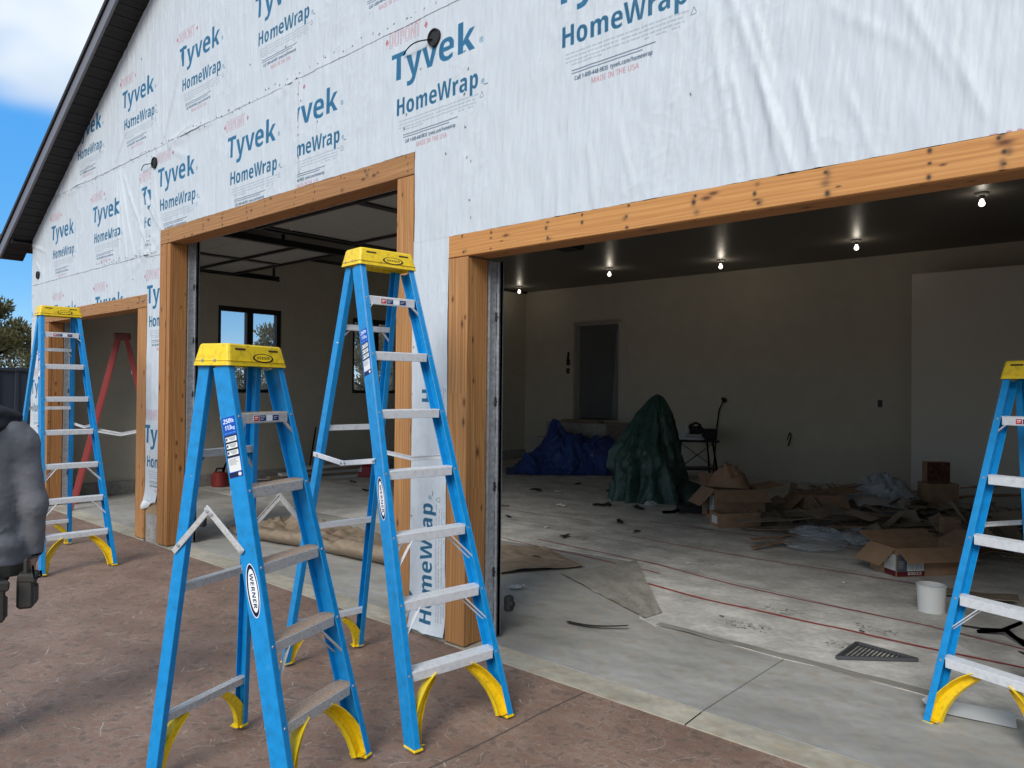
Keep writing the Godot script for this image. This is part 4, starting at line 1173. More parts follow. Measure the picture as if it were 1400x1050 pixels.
# W, Wr: width on the ground in front and behind; sf, sr: how far the feet stand from the middle; h: under the cap
func ladder(label: String, n: int, at: Vector2, yaw: float, W: float, sf: float, sr: float, Wr: float, h: float, tw: float, td: float, bend: float, dirty: bool) -> Node3D:
	var L := thing("step_ladder", label, "ladder", Vector3(at.x, 0, at.y), deg_to_rad(yaw), "blue step ladders in front of the garage")
	var alu: Material = M.aludirty if dirty else M.alu
	var fl := Vector3(-W / 2, 0.004, sf); var cfl := Vector3(-tw / 2, h, td / 2)
	var rl := Vector3(-Wr / 2, 0.004, -sr); var cbl := Vector3(-tw / 2 + 0.012, h, -td / 2)
	var mir := func(p: Vector3, s: float) -> Vector3: return Vector3(-p.x * s, p.y, p.z)  # s = -1 keeps the left side
	# cap: a hollow yellow moulding, narrower at the top
	var cap := MB.new()
	var hw := tw / 2 + 0.012; var hd := td / 2 + 0.016; var ct := 0.084
	var lo := h - 0.008; var hi := h + ct
	var ring := func(k: float) -> Array:  # k 0 bottom .. 1 top
		var x := hw - 0.018 * k; var z := hd - 0.020 * k; var y := lerpf(lo, hi, k)
		var r := 0.014
		var o := []
		for c in [[1, 1, 0.0], [-1, 1, PI / 2], [-1, -1, PI], [1, -1, PI * 1.5]]:
			for q in 4:
				var a: float = c[2] + PI / 2 * q / 3.0
				o.append(Vector3(c[0] * (x - r) + cos(a) * r, y, c[1] * (z - r) + sin(a) * r))
		return o
	var rings := [ring.call(0.0), ring.call(0.93)]
	var t2: Array = ring.call(1.0)
	rings.append(t2.map(func(p): return Vector3(p.x * 0.975, p.y, p.z * 0.955)))
	for k in 2:
		for q in 16:
			var a: Array = rings[k]; var b: Array = rings[k + 1]
			cap.quad(a[q], b[q], b[(q + 1) % 16], a[(q + 1) % 16])
	var mid := Vector3(0, hi + 0.001, 0); var mid2 := Vector3(0, h + 0.012, 0)
	for q in 16:
		cap.tri(mid, rings[2][(q + 1) % 16], rings[2][q])
		cap.tri(mid2, rings[0][q] + Vector3(0, 0.02, 0), rings[0][(q + 1) % 16] + Vector3(0, 0.02, 0))
	var capo := part("top_cap", cap, M.yellow, L)
	var lean := Basis(Vector3(1, 0, 0), -atan(0.02 / ct))
	for s in [-1.0, 1.0]:
		var sl := MB.new()
		sl.box(Transform3D(lean, Vector3(s * tw * 0.30, h + 0.062, hd - 0.0155)), Vector3(0.062, 0.009, 0.006), 0.002)
		part("slot", sl, mat(lin(0.05, 0.03, 0.01), 0.8), capo)
	for s in [-1.0, 1.0]:
		for e in [-0.045, 0.02]:
			var rv := MB.new()
			rv.lathe(Transform3D(Basis(Vector3(0, 0, 1), -s * PI / 2), Vector3(s * (hw - 0.003), h + 0.012, e)), [Vector2(0.007, -0.002), Vector2(0.006, 0.003), Vector2(0, 0.004)], 8)
			part("rivet", rv, M.galv, capo)
	var bg := MB.new()
	bg.box(Transform3D(lean, Vector3(0.03, h + 0.028, hd - 0.0068)), Vector3(0.135, 0.046, 0.0012))
	flat_uv(bg, lean, Vector3(0.03, h + 0.028, hd - 0.0068), 0.135, 0.046)
	part("badge", bg, M.badge_cap, capo)
	# rails
	var rails := {}
	for s in [-1.0, 1.0]:
		for fr in [true, false]:
			var a: Vector3 = mir.call(fl if fr else rl, -s) * Vector3(-1, 1, 1) * Vector3(-1, 1, 1)
			var b: Vector3 = mir.call(cfl if fr else cbl, -s)
			a.x = absf(a.x) * s; b.x = absf(b.x) * s
			var d := (b - a).normalized()
			var inw := Vector3(-s, 0, 0); inw = (inw - d * inw.dot(d)).normalized()
			var back := d.cross(inw).normalized()
			if back.z > 0 and fr: back = -back
			if back.z < 0 and not fr: back = -back
			var web := 0.082 if fr else 0.056
			var fg := 0.030 if fr else 0.027
			var th := 0.0045
			var mb := MB.new()
			mb.bar(a + back * web / 2 + inw * th / 2, b + back * web / 2 + inw * th / 2, web, th, back, 0.0012)
			mb.bar(a + back * th / 2 + inw * (th + fg / 2), b + back * th / 2 + inw * (th + fg / 2), th, fg, back, 0.0012)
			mb.bar(a + back * (web - th / 2) + inw * (th + fg / 2), b + back * (web - th / 2) + inw * (th + fg / 2), th, fg, back, 0.0012)
			var ro := part("front_rail" if fr else "rear_rail", mb, M.blue, L)
			rails[[s, fr]] = [a, b, d, inw, back]
			# rubber-soled shoe
			var shoe := MB.new()
			shoe.box(Transform3D(Basis(Vector3(1, 0, 0), 0), a + back * web / 2 + inw * 0.022 + Vector3(0, 0.005, 0)), Vector3(0.05, 0.012, web + 0.006), 0.003)
			part("foot_pad", shoe, M.yellow, ro)
			# curved yellow brace between rail and the lowest tread
			var bw := 0.06 if fr else 0.048
			var oc := [Vector2(0.175, 0.288), Vector2(0.135, 0.262), Vector2(0.095, 0.225), Vector2(0.055, 0.172), Vector2(0.03, 0.128), Vector2(0.012, 0.08), Vector2(0.007, 0.03), Vector2(0.007, 0.004)]
			var ic := [Vector2(0.19, 0.268), Vector2(0.16, 0.236), Vector2(0.128, 0.196), Vector2(0.1, 0.148), Vector2(0.08, 0.098), Vector2(0.069, 0.05), Vector2(0.066, 0.02), Vector2(0.066, 0.004)]
			if not fr:
				for q in oc.size():
					oc[q] = Vector2(oc[q].x * 0.85, oc[q].y * 0.74); ic[q] = Vector2(ic[q].x * 0.85, ic[q].y * 0.74)
			else:
				for q in oc.size():
					oc[q].y *= 0.95; ic[q].y *= 0.95
			var br := MB.new()
			var lat := Vector3(-s, 0, 0)
			var at2 := func(p: Vector2, dd: float) -> Vector3:
				return a + d * (p.y / d.y) + lat * p.x + back * dd
			# outer band, smooth, 4 mm thick; inner web plate set back, with a lip along its hollow edge
			var along := func(c: Array, u: float) -> Vector2:
				var f := u * (c.size() - 1); var i := mini(int(f), c.size() - 2)
				return (c[i] as Vector2).cubic_interpolate(c[i + 1], c[maxi(i - 1, 0)], c[mini(i + 2, c.size() - 1)], f - i)
			br.grid(func(u: float, v: float) -> Vector3: return at2.call(along.call(oc, u), lerpf(0.004, bw, v)), 18, 1, 0.004)
			br.grid(func(u: float, v: float) -> Vector3: return at2.call((along.call(oc, u) as Vector2).lerp(along.call(ic, u), v), bw - 0.004), 18, 2, 0.003)
			br.grid(func(u: float, v: float) -> Vector3: return at2.call(along.call(ic, u), lerpf(bw - 0.026, bw, v)), 18, 1)
			br.quad(at2.call(Vector2(0.007, 0.006), 0.004), at2.call(Vector2(0.066, 0.006), 0.004), at2.call(Vector2(0.066, 0.006), bw), at2.call(Vector2(0.007, 0.006), bw))
			part("foot_brace", br, M.yellow, L)
	# treads
	for k in n:
		var y := 0.306 + k * 0.2985
		var pl: Array = rails[[-1.0, true]]
		var p: Vector3 = pl[0] + pl[2] * ((y - pl[0].y) / pl[2].y)
		var w := absf(p.x) * 2 - 0.012
		var st := MB.new()
		st.bb(Vector3(-w / 2, y - 0.004, p.z - 0.084), Vector3(w / 2, y, p.z - 0.004))
		st.bb(Vector3(-w / 2 + 0.031, y - 0.044, p.z - 0.008), Vector3(w / 2 - 0.031, y - 0.0005, p.z - 0.001), 0.002)
		st.bb(Vector3(-w / 2, y - 0.026, p.z - 0.086), Vector3(w / 2, y - 0.0005, p.z - 0.084))
		var so := part("tread", st, alu, L)
		var rb := MB.new()
		if dirty: rb.bb(Vector3(-w / 2 + 0.002, y - 0.0005, p.z - 0.083), Vector3(w / 2 - 0.002, y + 0.0008, p.z - 0.004))
		for q in 5: rb.bb(Vector3(-w / 2 + 0.006, y, p.z - 0.078 + q * 0.0155), Vector3(w / 2 - 0.006, y + 0.002, p.z - 0.07 + q * 0.0155), 0.0008)
		part("tread_ribs", rb, M.tread if dirty else alu, so)
		for s in [-1.0, 1.0]:
			var bo := MB.new()
			for q in [0.0, -0.03]:
				bo.lathe(Transform3D(Basis(Vector3(1, 0, 0), PI / 2), Vector3(s * (w / 2 - 0.012 + 0.0), y - 0.012 + q * 0.0 + (q * 0.0), p.z + 0.003)), [Vector2(0.0075, -0.004), Vector2(0.0065, 0.002), Vector2(0, 0.0035)], 8)
				break
			part("bolt", bo, M.galv, so)
		if k == n - 1:
			var lb := MB.new()
			lb.bb(Vector3(-0.075, y - 0.037, p.z - 0.0005), Vector3(0.085, y - 0.009, p.z + 0.0006))
			flat_uv(lb, Basis(), Vector3(0.005, y - 0.023, p.z), 0.16, 0.028)
			part("warning_label", lb, M.steplabel, so)
		if k == n - 1 or k == 1 or (k == 2 and n > 6):
			var reach := 0.06 if k == n - 1 else 0.13
			var drop := 0.075 if k == n - 1 else 0.15
			for s in [-1.0, 1.0]:
				for back in ([0.0] if k == n - 1 else [0.0, -0.062]):
					var bb := MB.new()
					var hi2 := Vector3(s * (w / 2 - reach), y - 0.03, p.z - 0.012 + back)
					var lo2: Vector3 = rails[[s, true]][0] + pl[2] * Vector3(1 if s < 0 else -1, 1, 1) * ((y - drop - 0.03) / pl[2].y)
					lo2 += Vector3(-s * 0.006, 0, -0.014 + back)
					bb.bar(hi2, lo2, 0.018, 0.004, Vector3(0, 0, 1), 0.001)
					part("tread_brace", bb, alu, L)
	# rungs between the rear rails
	var ys := [0.25, 0.83, 1.40, 1.96] if n > 6 else [0.24, 0.78, 1.34]
	for k in ys.size():
		var y: float = ys[k]
		var pl: Array = rails[[-1.0, false]]
		var p: Vector3 = pl[0] + pl[2] * ((y - pl[0].y) / pl[2].y)
		var w := absf(p.x) * 2 - 0.012
		var rg := MB.new()
		rg.bb(Vector3(-w / 2, y - 0.003, p.z + 0.006), Vector3(w / 2, y, p.z + 0.045))
		rg.bb(Vector3(-w / 2, y - 0.03, p.z + 0.042), Vector3(w / 2, y - 0.001, p.z + 0.046)); rg.bb(Vector3(-w / 2, y - 0.03, p.z + 0.006), Vector3(w / 2, y - 0.001, p.z + 0.009))
		part("rear_rung", rg, alu, L)
		if k == ys.size() - 1:
			for s in [-1.0, 1.0]:
				var bb := MB.new()
				bb.bar(Vector3(s * (w / 2 - 0.075), y - 0.012, p.z + 0.03), Vector3(s * (w / 2 + 0.012), y - 0.105, p.z + 0.022), 0.02, 0.004, Vector3(0, 0, 1), 0.001)
				part("rung_brace", bb, alu, L)
	# spreader bars, hinged half way
	var ysp := h * 0.555 if n > 6 else h * 0.562
	for s in [-1.0, 1.0]:
		var f: Array = rails[[s, true]]; var r: Array = rails[[s, false]]
		var pa: Vector3 = f[0] + f[2] * (ysp / f[2].y) + f[4] * 0.06 - f[3] * 0.006
		var pb: Vector3 = r[0] + r[2] * ((ysp - 0.03) / r[2].y) + r[4] * 0.012 - r[3] * 0.006
		var hg := (pa + pb) / 2 + Vector3(0, bend, 0) + Vector3(s * 0.004, 0, 0)
		for e in [[pa, hg], [hg, pb]]:
			var sb := MB.new()
			sb.bar(e[0], e[1] + (e[1] - e[0]).normalized() * 0.02, 0.026, 0.005, Vector3.UP, 0.0015)
			sb.bar(e[0] + Vector3(-s * 0.004, 0.011, 0), e[1] + Vector3(-s * 0.004, 0.011, 0), 0.004, 0.008, Vector3.UP)
			var so := part("spreader_bar", sb, alu, L)
			var rv := MB.new()
			for q in [0.02, 0.9]:
				rv.lathe(Transform3D(Basis(Vector3(0, 0, 1), -s * PI / 2), (e[0] as Vector3).lerp(e[1], q) + Vector3(s * 0.002, 0, 0)), [Vector2(0.009, -0.002), Vector2(0.008, 0.004), Vector2(0, 0.006)], 8)
			part("rivet", rv, M.galv, so)
	# stickers on the outside of the left front rail
	var f: Array = rails[[-1.0, true]]
	var bs := Basis((f[4] as Vector3) * -1.0, f[2], (f[4] as Vector3 * -1.0).cross(f[2]))
	for e in [[h - 0.335 if n < 7 else h - 0.47, 0.07, 0.25 if n < 7 else 0.25, M.capacity, "capacity_label", 0.0], [h * 0.475 if n > 6 else h * 0.475, 0.062, 0.215, M.badge_rail, "rail_badge", 1.0]]:
		var c: Vector3 = f[0] + f[2] * (e[0] / f[2].y) + f[4] * 0.041
		var sb := MB.new()
		var rb := bs if e[5] == 0.0 else bs * Basis(Vector3(0, 0, 1), -PI / 2)
		var sz := Vector2(e[1], e[2]) if e[5] == 0.0 else Vector2(e[2], e[1])
		sb.box(Transform3D(rb, c), Vector3(sz.x, sz.y, 0.0016))
		flat_uv(sb, rb, c, sz.x, sz.y)
		part(e[4], sb, e[3], L)
	return L

func flat_uv(mb: MB, b: Basis, c: Vector3, w: float, h: float) -> void:
	for k in mb.v.size():
		var p := b.transposed() * (mb.v[k] - c)
		mb.uv[k] = Vector2(p.x / w + 0.5, 0.5 - p.y / h)

func ladders() -> void:
	M.badge_cap = badge(false); M.badge_rail = badge(true); M.capacity = capacity(); M.steplabel = steplabel()
	ladder("shorter blue step ladder with dusty brown treads, nearest before the middle bay", 5, Vector2(-3.092, 1.675), 110.02, 0.53, 0.515, 0.233, 0.545, 1.706, 0.343, 0.166, 0.165, true)
	ladder("tall blue step ladder before the narrow wrapped wall between two bays", 7, Vector2(-3.346, 0.735), 84.22, 0.594, 0.811, 0.603, 0.519, 2.275, 0.342, 0.167, -0.03, false)
	ladder("tall blue step ladder standing behind the worker before the far left bay", 7, Vector2(-7.988, 0.908), 87.9, 0.606, 0.756, 0.583, 0.581, 2.262, 0.339, 0.165, -0.03, false)
	ladder("blue step ladder on the concrete, cut by the right picture edge", 5, Vector2(-0.558, -1.268), -18.35, 0.547, 0.566, 0.447, 0.493, 1.70, 0.33, 0.14, 0.0, false)
	# red ladder inside the far bay, seen from its side
	var L := thing("red_ladder", "red step ladder with open legs inside the far left bay", "ladder", Vector3(-10.78, 0, -0.72), deg_to_rad(68))
	var H := 2.25
	for e in [[-1.0, 1.0], [-1.0, -1.0], [1.0, 1.0], [1.0, -1.0]]:
		var mb := MB.new()
		var a := Vector3(e[0] * 0.56, 0.0, e[1] * 0.28); var b := Vector3(e[0] * 0.05, H, e[1] * 0.16)
		mb.bar(a, b, 0.062, 0.005, Vector3(1, 0, 0), 0.001); mb.bar(a + Vector3(e[0] * 0.028, 0, -e[1] * 0.014), b + Vector3(e[0] * 0.028, 0, -e[1] * 0.014), 0.005, 0.028, Vector3(1, 0, 0))
		mb.bar(a + Vector3(-e[0] * 0.028, 0, -e[1] * 0.014), b + Vector3(-e[0] * 0.028, 0, -e[1] * 0.014), 0.005, 0.028, Vector3(1, 0, 0))
		part("rail", mb, M.red, L)
	var cp := MB.new()
	cp.bb(Vector3(-0.1, H - 0.02, -0.19), Vector3(0.1, H + 0.06, 0.19), 0.012)
	part("top_cap", cp, mat(lin(0.16, 0.03, 0.025), 0.5), L)
	for k in 6:
		var y := 0.3 + k * 0.3
		var t := y / H
		var x := lerpf(0.56, 0.05, t); var z := lerpf(0.28, 0.16, t)
		var st := MB.new()
		st.bb(Vector3(x - 0.035, y - 0.03, -z), Vector3(x + 0.035, y, z), 0.002)
		part("tread", st, M.aludirty, L)
	for s in [-1.0, 1.0]:
		for e in [[Vector3(-0.34, 1.02, s * 0.24), Vector3(0.0, 0.95, s * 0.23)], [Vector3(0.0, 0.95, s * 0.23), Vector3(0.34, 1.02, s * 0.24)]]:
			var sb := MB.new()
			sb.bar(e[0], e[1], 0.024, 0.006, Vector3.UP, 0.001)
			part("spreader_bar", sb, M.alu, L)

# ------------------------------------------------------------------ what lies on the floor
func wavy(pts: Array, w: float, y: float, sd: int) -> MB:
	var f := noise(sd, 1.0, 3)
	var mb := MB.new()
	var p := PackedVector2Array()
	for k in pts.size() - 1:
		var a := Vector2(pts[k][0], pts[k][1]); var b := Vector2(pts[k + 1][0], pts[k + 1][1])
		var n := int(maxf(2, a.distance_to(b) / 0.08))
		for q in n: p.append(a.lerp(b, float(q) / n))
	p.append(Vector2(pts[-1][0], pts[-1][1]))
	for k in p.size():
		var s := f.get_noise_1d(k * 0.13) * 0.014
		p[k] += Vector2(0, s)
	for k in p.size() - 1:
		var d := (p[k + 1] - p[k]).normalized().orthogonal()
		var wa := w * (0.75 + 0.5 * absf(f.get_noise_1d(k * 0.35 + 50.0))); var wb := w * (0.75 + 0.5 * absf(f.get_noise_1d(k * 0.35 + 50.35)))
		mb.quad(Vector3(p[k].x - d.x * wa / 2, y, p[k].y - d.y * wa / 2), Vector3(p[k + 1].x - d.x * wb / 2, y, p[k + 1].y - d.y * wb / 2), Vector3(p[k + 1].x + d.x * wb / 2, y, p[k + 1].y + d.y * wb / 2), Vector3(p[k].x + d.x * wa / 2, y, p[k].y + d.y * wa / 2))
	return mb

func floor_things() -> void:
	var poly := PackedVector2Array([Vector2(2.2, -1.15), Vector2(-0.2, -1.155), Vector2(-0.63, -1.165), Vector2(-1.08, -1.16), Vector2(-1.4, -1.18), Vector2(-1.64, -1.19), Vector2(-1.85, -1.17), Vector2(-2.29, -1.21), Vector2(-2.64, -1.25), Vector2(-2.75, -1.2), Vector2(-2.92, -1.27), Vector2(-3.96, -2.75), Vector2(-5.5, -2.62), Vector2(-7.4, -2.3), Vector2(-9.5, -2.2), Vector2(-11.8, -2.2), Vector2(-11.8, -10.25), Vector2(-3.3, -10.25), Vector2(-3.3, -9.33), Vector2(2.2, -9.33)])
	var n1 := noise(121, 0.012, 5).get_image(1024, 1024).get_data(); var n2 := noise(122, 0.09, 4).get_image(1024, 1024).get_data()
	var d := PackedByteArray(); d.resize(1024 * 1024 * 3)
	for i in 1024 * 1024:
		var t := n1[i] / 255.0; var s := n2[i] / 255.0
		var c := Color(0.70, 0.69, 0.66).lerp(Color(0.82, 0.805, 0.775), clampf(t * 1.6 - 0.3, 0, 1))
		var q := 0.93 + 0.14 * s
		d[i * 3] = int(minf(c.r * q, 1) * 255); d[i * 3 + 1] = int(minf(c.g * q, 1) * 255); d[i * 3 + 2] = int(minf(c.b * q, 1) * 255)
	var im := Image.create_from_data(1024, 1024, false, Image.FORMAT_RGB8, d)
	var rg := RandomNumberGenerator.new(); rg.seed = 9
	for k in 900:
		var p := Vector2(rg.randf() * 1024, rg.randf() * 1024)
		if k % 3 == 0: blot(im, int(p.x), int(p.y), rg.randf_range(1, 9), rg.randf_range(1, 4), Color(0.52, 0.5, 0.47), rg.randf_range(0.1, 0.4))
		else: stroke(im, p, p + Vector2(rg.randf_range(-16, 16), rg.randf_range(-7, 7)), Color(0.9, 0.88, 0.84) if k % 3 == 1 else Color(0.5, 0.48, 0.45), rg.randf_range(0.15, 0.45))
	M.cover = bump(mat(Color(1, 1, 1), 0.65, 0.0, ImageTexture.create_from_image(im), Vector3(0.17, 0.17, 1)), nbump(123, 0.02, 5, 6.0), 0.3)
	M.cover2 = bump(mat(Color(0.76, 0.75, 0.73), 0.7, 0.0, M.cover.albedo_texture, Vector3(0.25, 0.2, 1)), M.cover.normal_texture, 0.3)
	var mb := MB.new()
	mb.plate(Transform3D.IDENTITY, poly, 0.0005, 0.0035)
	var cov := struct("floor_covering", mb, M.cover)
	# red tape over the joints between its sheets
	M.tape = mat(lin(0.34, 0.06, 0.055), 0.5)
	for e in [[[[-5.24, -2.9], [-3.86, -2.81], [-2.87, -2.6], [-2.02, -2.53], [-1.41, -2.5], [-0.8, -2.4], [0.6, -2.3]], 0.022], [[[-3.57, -2.15], [-2.83, -2.03], [-2.04, -2.01], [-1.29, -2.0], [-0.74, -2.0], [0.8, -1.95]], 0.034], [[[-6.2, -2.75], [-4.93, -2.62], [-4.45, -2.6], [-3.5, -2.5]], 0.018], [[[-4.6, -3.75], [-3.13, -3.67], [-2.23, -3.71], [-1.0, -3.7]], 0.02], [[[-5.0, -4.75], [-3.15, -4.78], [-2.52, -4.84]], 0.026], [[[-11.0, -4.2], [-8.0, -4.1], [-5.5, -4.2]], 0.016], [[[-2.3, -1.215], [-1.9, -1.2], [-1.62, -1.215]], 0.014]]:
		part("tape_strip", wavy(e[0], e[1], 0.0075, int(e[1] * 10000)), M.tape, cov)
	# dark joints of its sheets, a little open
	for e in [[[[-3.86, -2.83], [-2.0, -2.55], [0.9, -2.33]], 0.006], [[[-7.9, -3.4], [-5.0, -3.5], [-3.6, -3.4]], 0.008], [[[-9.5, -5.6], [-6.0, -5.5], [-4.4, -5.6]], 0.01]]:
		part("sheet_joint", wavy(e[0], e[1], 0.0055, 71), mat(lin(0.09, 0.085, 0.08), 0.9), cov)
	# smudged print on the sheets, not legible
	for e in [[979, -2.27, -1.62], [1103, -1.62, -1.66], [1058, -2.25, -2.15], [1174, -1.62, -2.15], [0, -0.9, -1.75], [0, -4.9, -3.3], [0, -6.3, -3.6], [0, -3.4, -3.2]]:
		var pi := Image.create(96, 48, false, Image.FORMAT_RGBA8)
		pi.fill(Color(0.2, 0.2, 0.19, 0.0))
		for k in 60:
			var p := Vector2(rg.randf_range(8, 88), 8 + 8 * rg.randi_range(0, 4))
			var q := p + Vector2(rg.randf_range(-7, 7), rg.randf_range(-4, 4))
			for m in 8:
				var s := p.lerp(q, m / 8.0)
				if s.x > 1 and s.y > 1 and s.x < 94 and s.y < 46:
					for o in 2: pi.set_pixel(int(s.x) + o, int(s.y), Color(0.42, 0.42, 0.4, 0.7))
		var m := mat(Color(1, 1, 1), 0.8, 0.0, ImageTexture.create_from_image(pi))
		m.transparency = BaseMaterial3D.TRANSPARENCY_ALPHA_SCISSOR; m.alpha_scissor_threshold = 0.4
		var q := MB.new()
		q.quad(Vector3(-0.17, 0, 0.09), Vector3(0.17, 0, 0.09), Vector3(0.17, 0, -0.09), Vector3(-0.17, 0, -0.09))
		var o := part("printed_mark", q, m, cov)
		o.position = Vector3(e[1], 0.0065, e[2]); o.rotation.y = rg.randf_range(-0.2, 0.2)
	# lifted front edge
	var ef := noise(131, 1.0, 2)
	var eg := MB.new()
	eg.grid(func(u: float, v: float) -> Vector3:
		var x := lerpf(-2.75, -1.0, u)
		var z := lerpf(-1.215, -1.180, u) - 0.005 * sin(u * 23.0)
		return Vector3(x, 0.0055 + (0.002 + 0.012 * maxf(0, ef.get_noise_1d(x * 3.0))) * v, z - 0.06 + 0.075 * v), 60, 3, 0.0015)
	part("curled_edge", eg, M.cover2, cov)

	# separate pieces of paper and card
	var cs := MB.new()
	var cn := noise(133, 1.0, 3)
	cs.grid(func(u: float, v: float) -> Vector3:
		var a := Vector2(-4.5, -1.44).lerp(Vector2(-5.35, -2.35), v); var b := Vector2(-4.1, -2.2).lerp(Vector2(-4.9, -2.62), v)
		var p := a.lerp(b, u)
		return Vector3(p.x + 4.6, 0.012 + 0.02 * absf(cn.get_noise_2d(u * 2.0, v * 2.0)) + 0.03 * pow(1.0 - v, 6.0) * absf(sin(u * 4.0)), p.y + 2.0), 20, 20, 0.004)
	solo("cardboard_sheet", cs, M.kraft, "flat brown cardboard sheet on the floor beside the jamb of the wide bay", "cardboard", Vector3(-4.6, 0, -2.0))
	var ps := MB.new()
	ps.grid(func(u: float, v: float) -> Vector3:
		var a := Vector2(-4.13, -1.88).lerp(Vector2(-3.92, -2.78), v); var b := Vector2(-2.88, -1.27).lerp(Vector2(-2.86, -1.47), v)
		var p := a.lerp(b, u)
		return Vector3(p.x + 3.5, 0.0085 + 0.012 * pow(absf(2 * v - 1), 4.0) * (0.5 + cn.get_noise_1d(u * 5.0)) + 0.006 * cn.get_noise_2d(u * 4.0, v * 4.0) + 0.002, p.y + 1.9), 30, 14, 0.002)
	solo("paper_sheet", ps, M.cover2, "grey triangular sheet of floor paper with lifted edges next to the brown cardboard", "paper", Vector3(-3.5, 0, -1.9))
	var bs := MB.new()
	bs.grid(func(u: float, v: float) -> Vector3:
		var p := Vector2(-0.19 + 0.38 * u, 0.085 - 0.17 * u + 0.05 * sin(u * 3.0))
		return Vector3(p.x, 0.012 + 0.018 * u * u + 0.002 * v, p.y + (v - 0.5) * 0.035), 14, 2, 0.004)
	solo("rubber_strip", bs, M.rubber, "thin black rubber strip lying on the bare concrete of the apron", "strip", Vector3(-3.02, 0, -0.9))
	# rolled back paper in the middle bay
	var ro := thing("paper_roll", "crumpled tan floor paper rolled back along the sill of the middle bay", "paper", Vector3(-6.2, 0, -1.1))
	var r1 := MB.new()
	r1.grid(func(u: float, v: float) -> Vector3:
		var x := lerpf(-1.1, 1.0, u)
		var a := lerpf(-0.4, PI * 1.25, v)
		var rr := 0.075 + 0.035 * cn.get_noise_2d(x * 1.7, 4.0) + 0.012 * cn.get_noise_2d(x * 6.0, v * 3.0)
		var zc := 0.15 - 0.12 * x + 0.06 * cn.get_noise_1d(x * 1.5)
		return Vector3(x, rr + rr * sin(a - PI / 2 + 0.4) + 0.004, zc + rr * 1.5 * cos(a - PI / 2)), 50, 16, 0.0025)
	part("roll", r1, M.kraft, ro)
	var r2 := MB.new()
	r2.grid(func(u: float, v: float) -> Vector3:
		var x := lerpf(-1.7, 1.05, u); var z := lerpf(0.16 - 0.12 * x, -0.72, v)
		var cr := absf(cn.get_noise_2d(x * 2.6, z * 2.6))
		return Vector3(x, 0.014 + 0.09 * cr * smoothstep(0.3, -1.2, x) + 0.02 * cr, z), 50, 24, 0.0025)
	part("flat_sheet", r2, M.kraft, ro)
	var r3 := MB.new()
	r3.grid(func(u: float, v: float) -> Vector3:
		var x := lerpf(-2.0, -1.05, u); var z := lerpf(-0.65, 0.15, v)
		return Vector3(x, 0.02 + 0.2 * pow(absf(cn.get_noise_2d(x * 3.4 + 7.0, z * 3.4)), 0.8) * sin(PI * u) * sin(PI * v), z), 30, 24, 0.0025)
	part("crumpled_end", r3, M.kraft, ro)
	part("tape_strip", wavy([[-0.85, -0.2], [-0.2, -0.08], [-0.05, 0.1], [0.5, -0.02]], 0.02, 0.19, 61), mat(lin(0.36, 0.16, 0.13), 0.6), ro).position = Vector3(0, -0.13, -0.12)
	# triangular louvre grille
	var gr := thing("louvre_grille", "dark triangular metal grille lying flat on the floor", "grille", Vector3(-1.5, 0.006, -1.58), 0.0)
	var g1 := MB.new()
	var tri := [Vector2(-0.1, 0.2), Vector2(-0.1, -0.16), Vector2(0.27, -0.1)]
	for k in 3:
		var a: Vector2 = tri[k]; var b: Vector2 = tri[(k + 1) % 3]
		g1.bar(Vector3(a.x, 0.012, a.y), Vector3(b.x, 0.012, b.y), 0.02, 0.018, Vector3.UP, 0.002)
	M.greysteel = mat(lin(0.075, 0.078, 0.082), 0.5, 0.2)
	part("frame", g1, M.greysteel, gr)
	for k in 15:
		var t := (k + 0.7) / 16.0
		var a := (tri[0] as Vector2).lerp(tri[2], t); var b := (tri[1] as Vector2).lerp(tri[2], t)
		var sl := MB.new()
		sl.bar(Vector3(a.x, 0.01, a.y), Vector3(b.x, 0.01, b.y), 0.014, 0.003, Vector3(0, 0.5, 1.0), 0.001)
		part("slat", sl, M.greysteel, gr)
	# bent white trim by the ladder foot
	var tr := MB.new()
	for e in [[0.0, 0.0, 0.10, 0.035], [0.10, 0.035, 0.115, 0.0]]:
		mbq(tr, Vector3(-0.19, e[1] + 0.012, -e[0]), Vector3(0.17, e[1] + 0.006, -e[0]), Vector3(0.17, e[3] + 0.006, -e[2]), Vector3(-0.12, e[3] + 0.012, -e[2]))
	mbq(tr, Vector3(-0.19, 0.012, 0.0), Vector3(-0.12, 0.05, -0.10), Vector3(-0.16, 0.09, -0.12), Vector3(-0.235, 0.05, -0.03))
	solo("metal_trim", tr, mat(lin(0.5, 0.52, 0.52), 0.35, 0.1), "bent white metal trim offcut behind the yellow ladder foot", "trim", Vector3(-0.8, 0, -0.98), deg_to_rad(12))
	# knot of black strapping
	var kn := MB.new()
	for e in [[Vector3(-0.16, 0.01, -0.05), Vector3(0.0, 0.05, 0.0), Vector3(0.13, 0.012, 0.16)], [Vector3(-0.17, 0.01, 0.02), Vector3(-0.03, 0.045, 0.0), Vector3(0.06, 0.09, -0.11)], [Vector3(0.0, 0.04, 0.0), Vector3(0.05, 0.03, 0.06), Vector3(0.17, 0.01, 0.12)]]:
		kn.tube(PackedVector3Array(e), 0.013, 7)
	solo("strap_knot", kn, M.rubber, "tangled black strapping on the floor behind the right ladder", "strap", Vector3(-0.92, 0, -2.6))
	var off := MB.new()
	off.bar(Vector3(-0.12, 0.014, 0.0), Vector3(0.13, 0.012, 0.03), 0.03, 0.008, Vector3(0, 0.4, 1), 0.002)
	solo("black_offcut", off, M.rubber, "short black strip on the floor between bucket and right ladder", "strip", Vector3(-1.12, 0, -2.68), 0.25)
	var wd := MB.new()
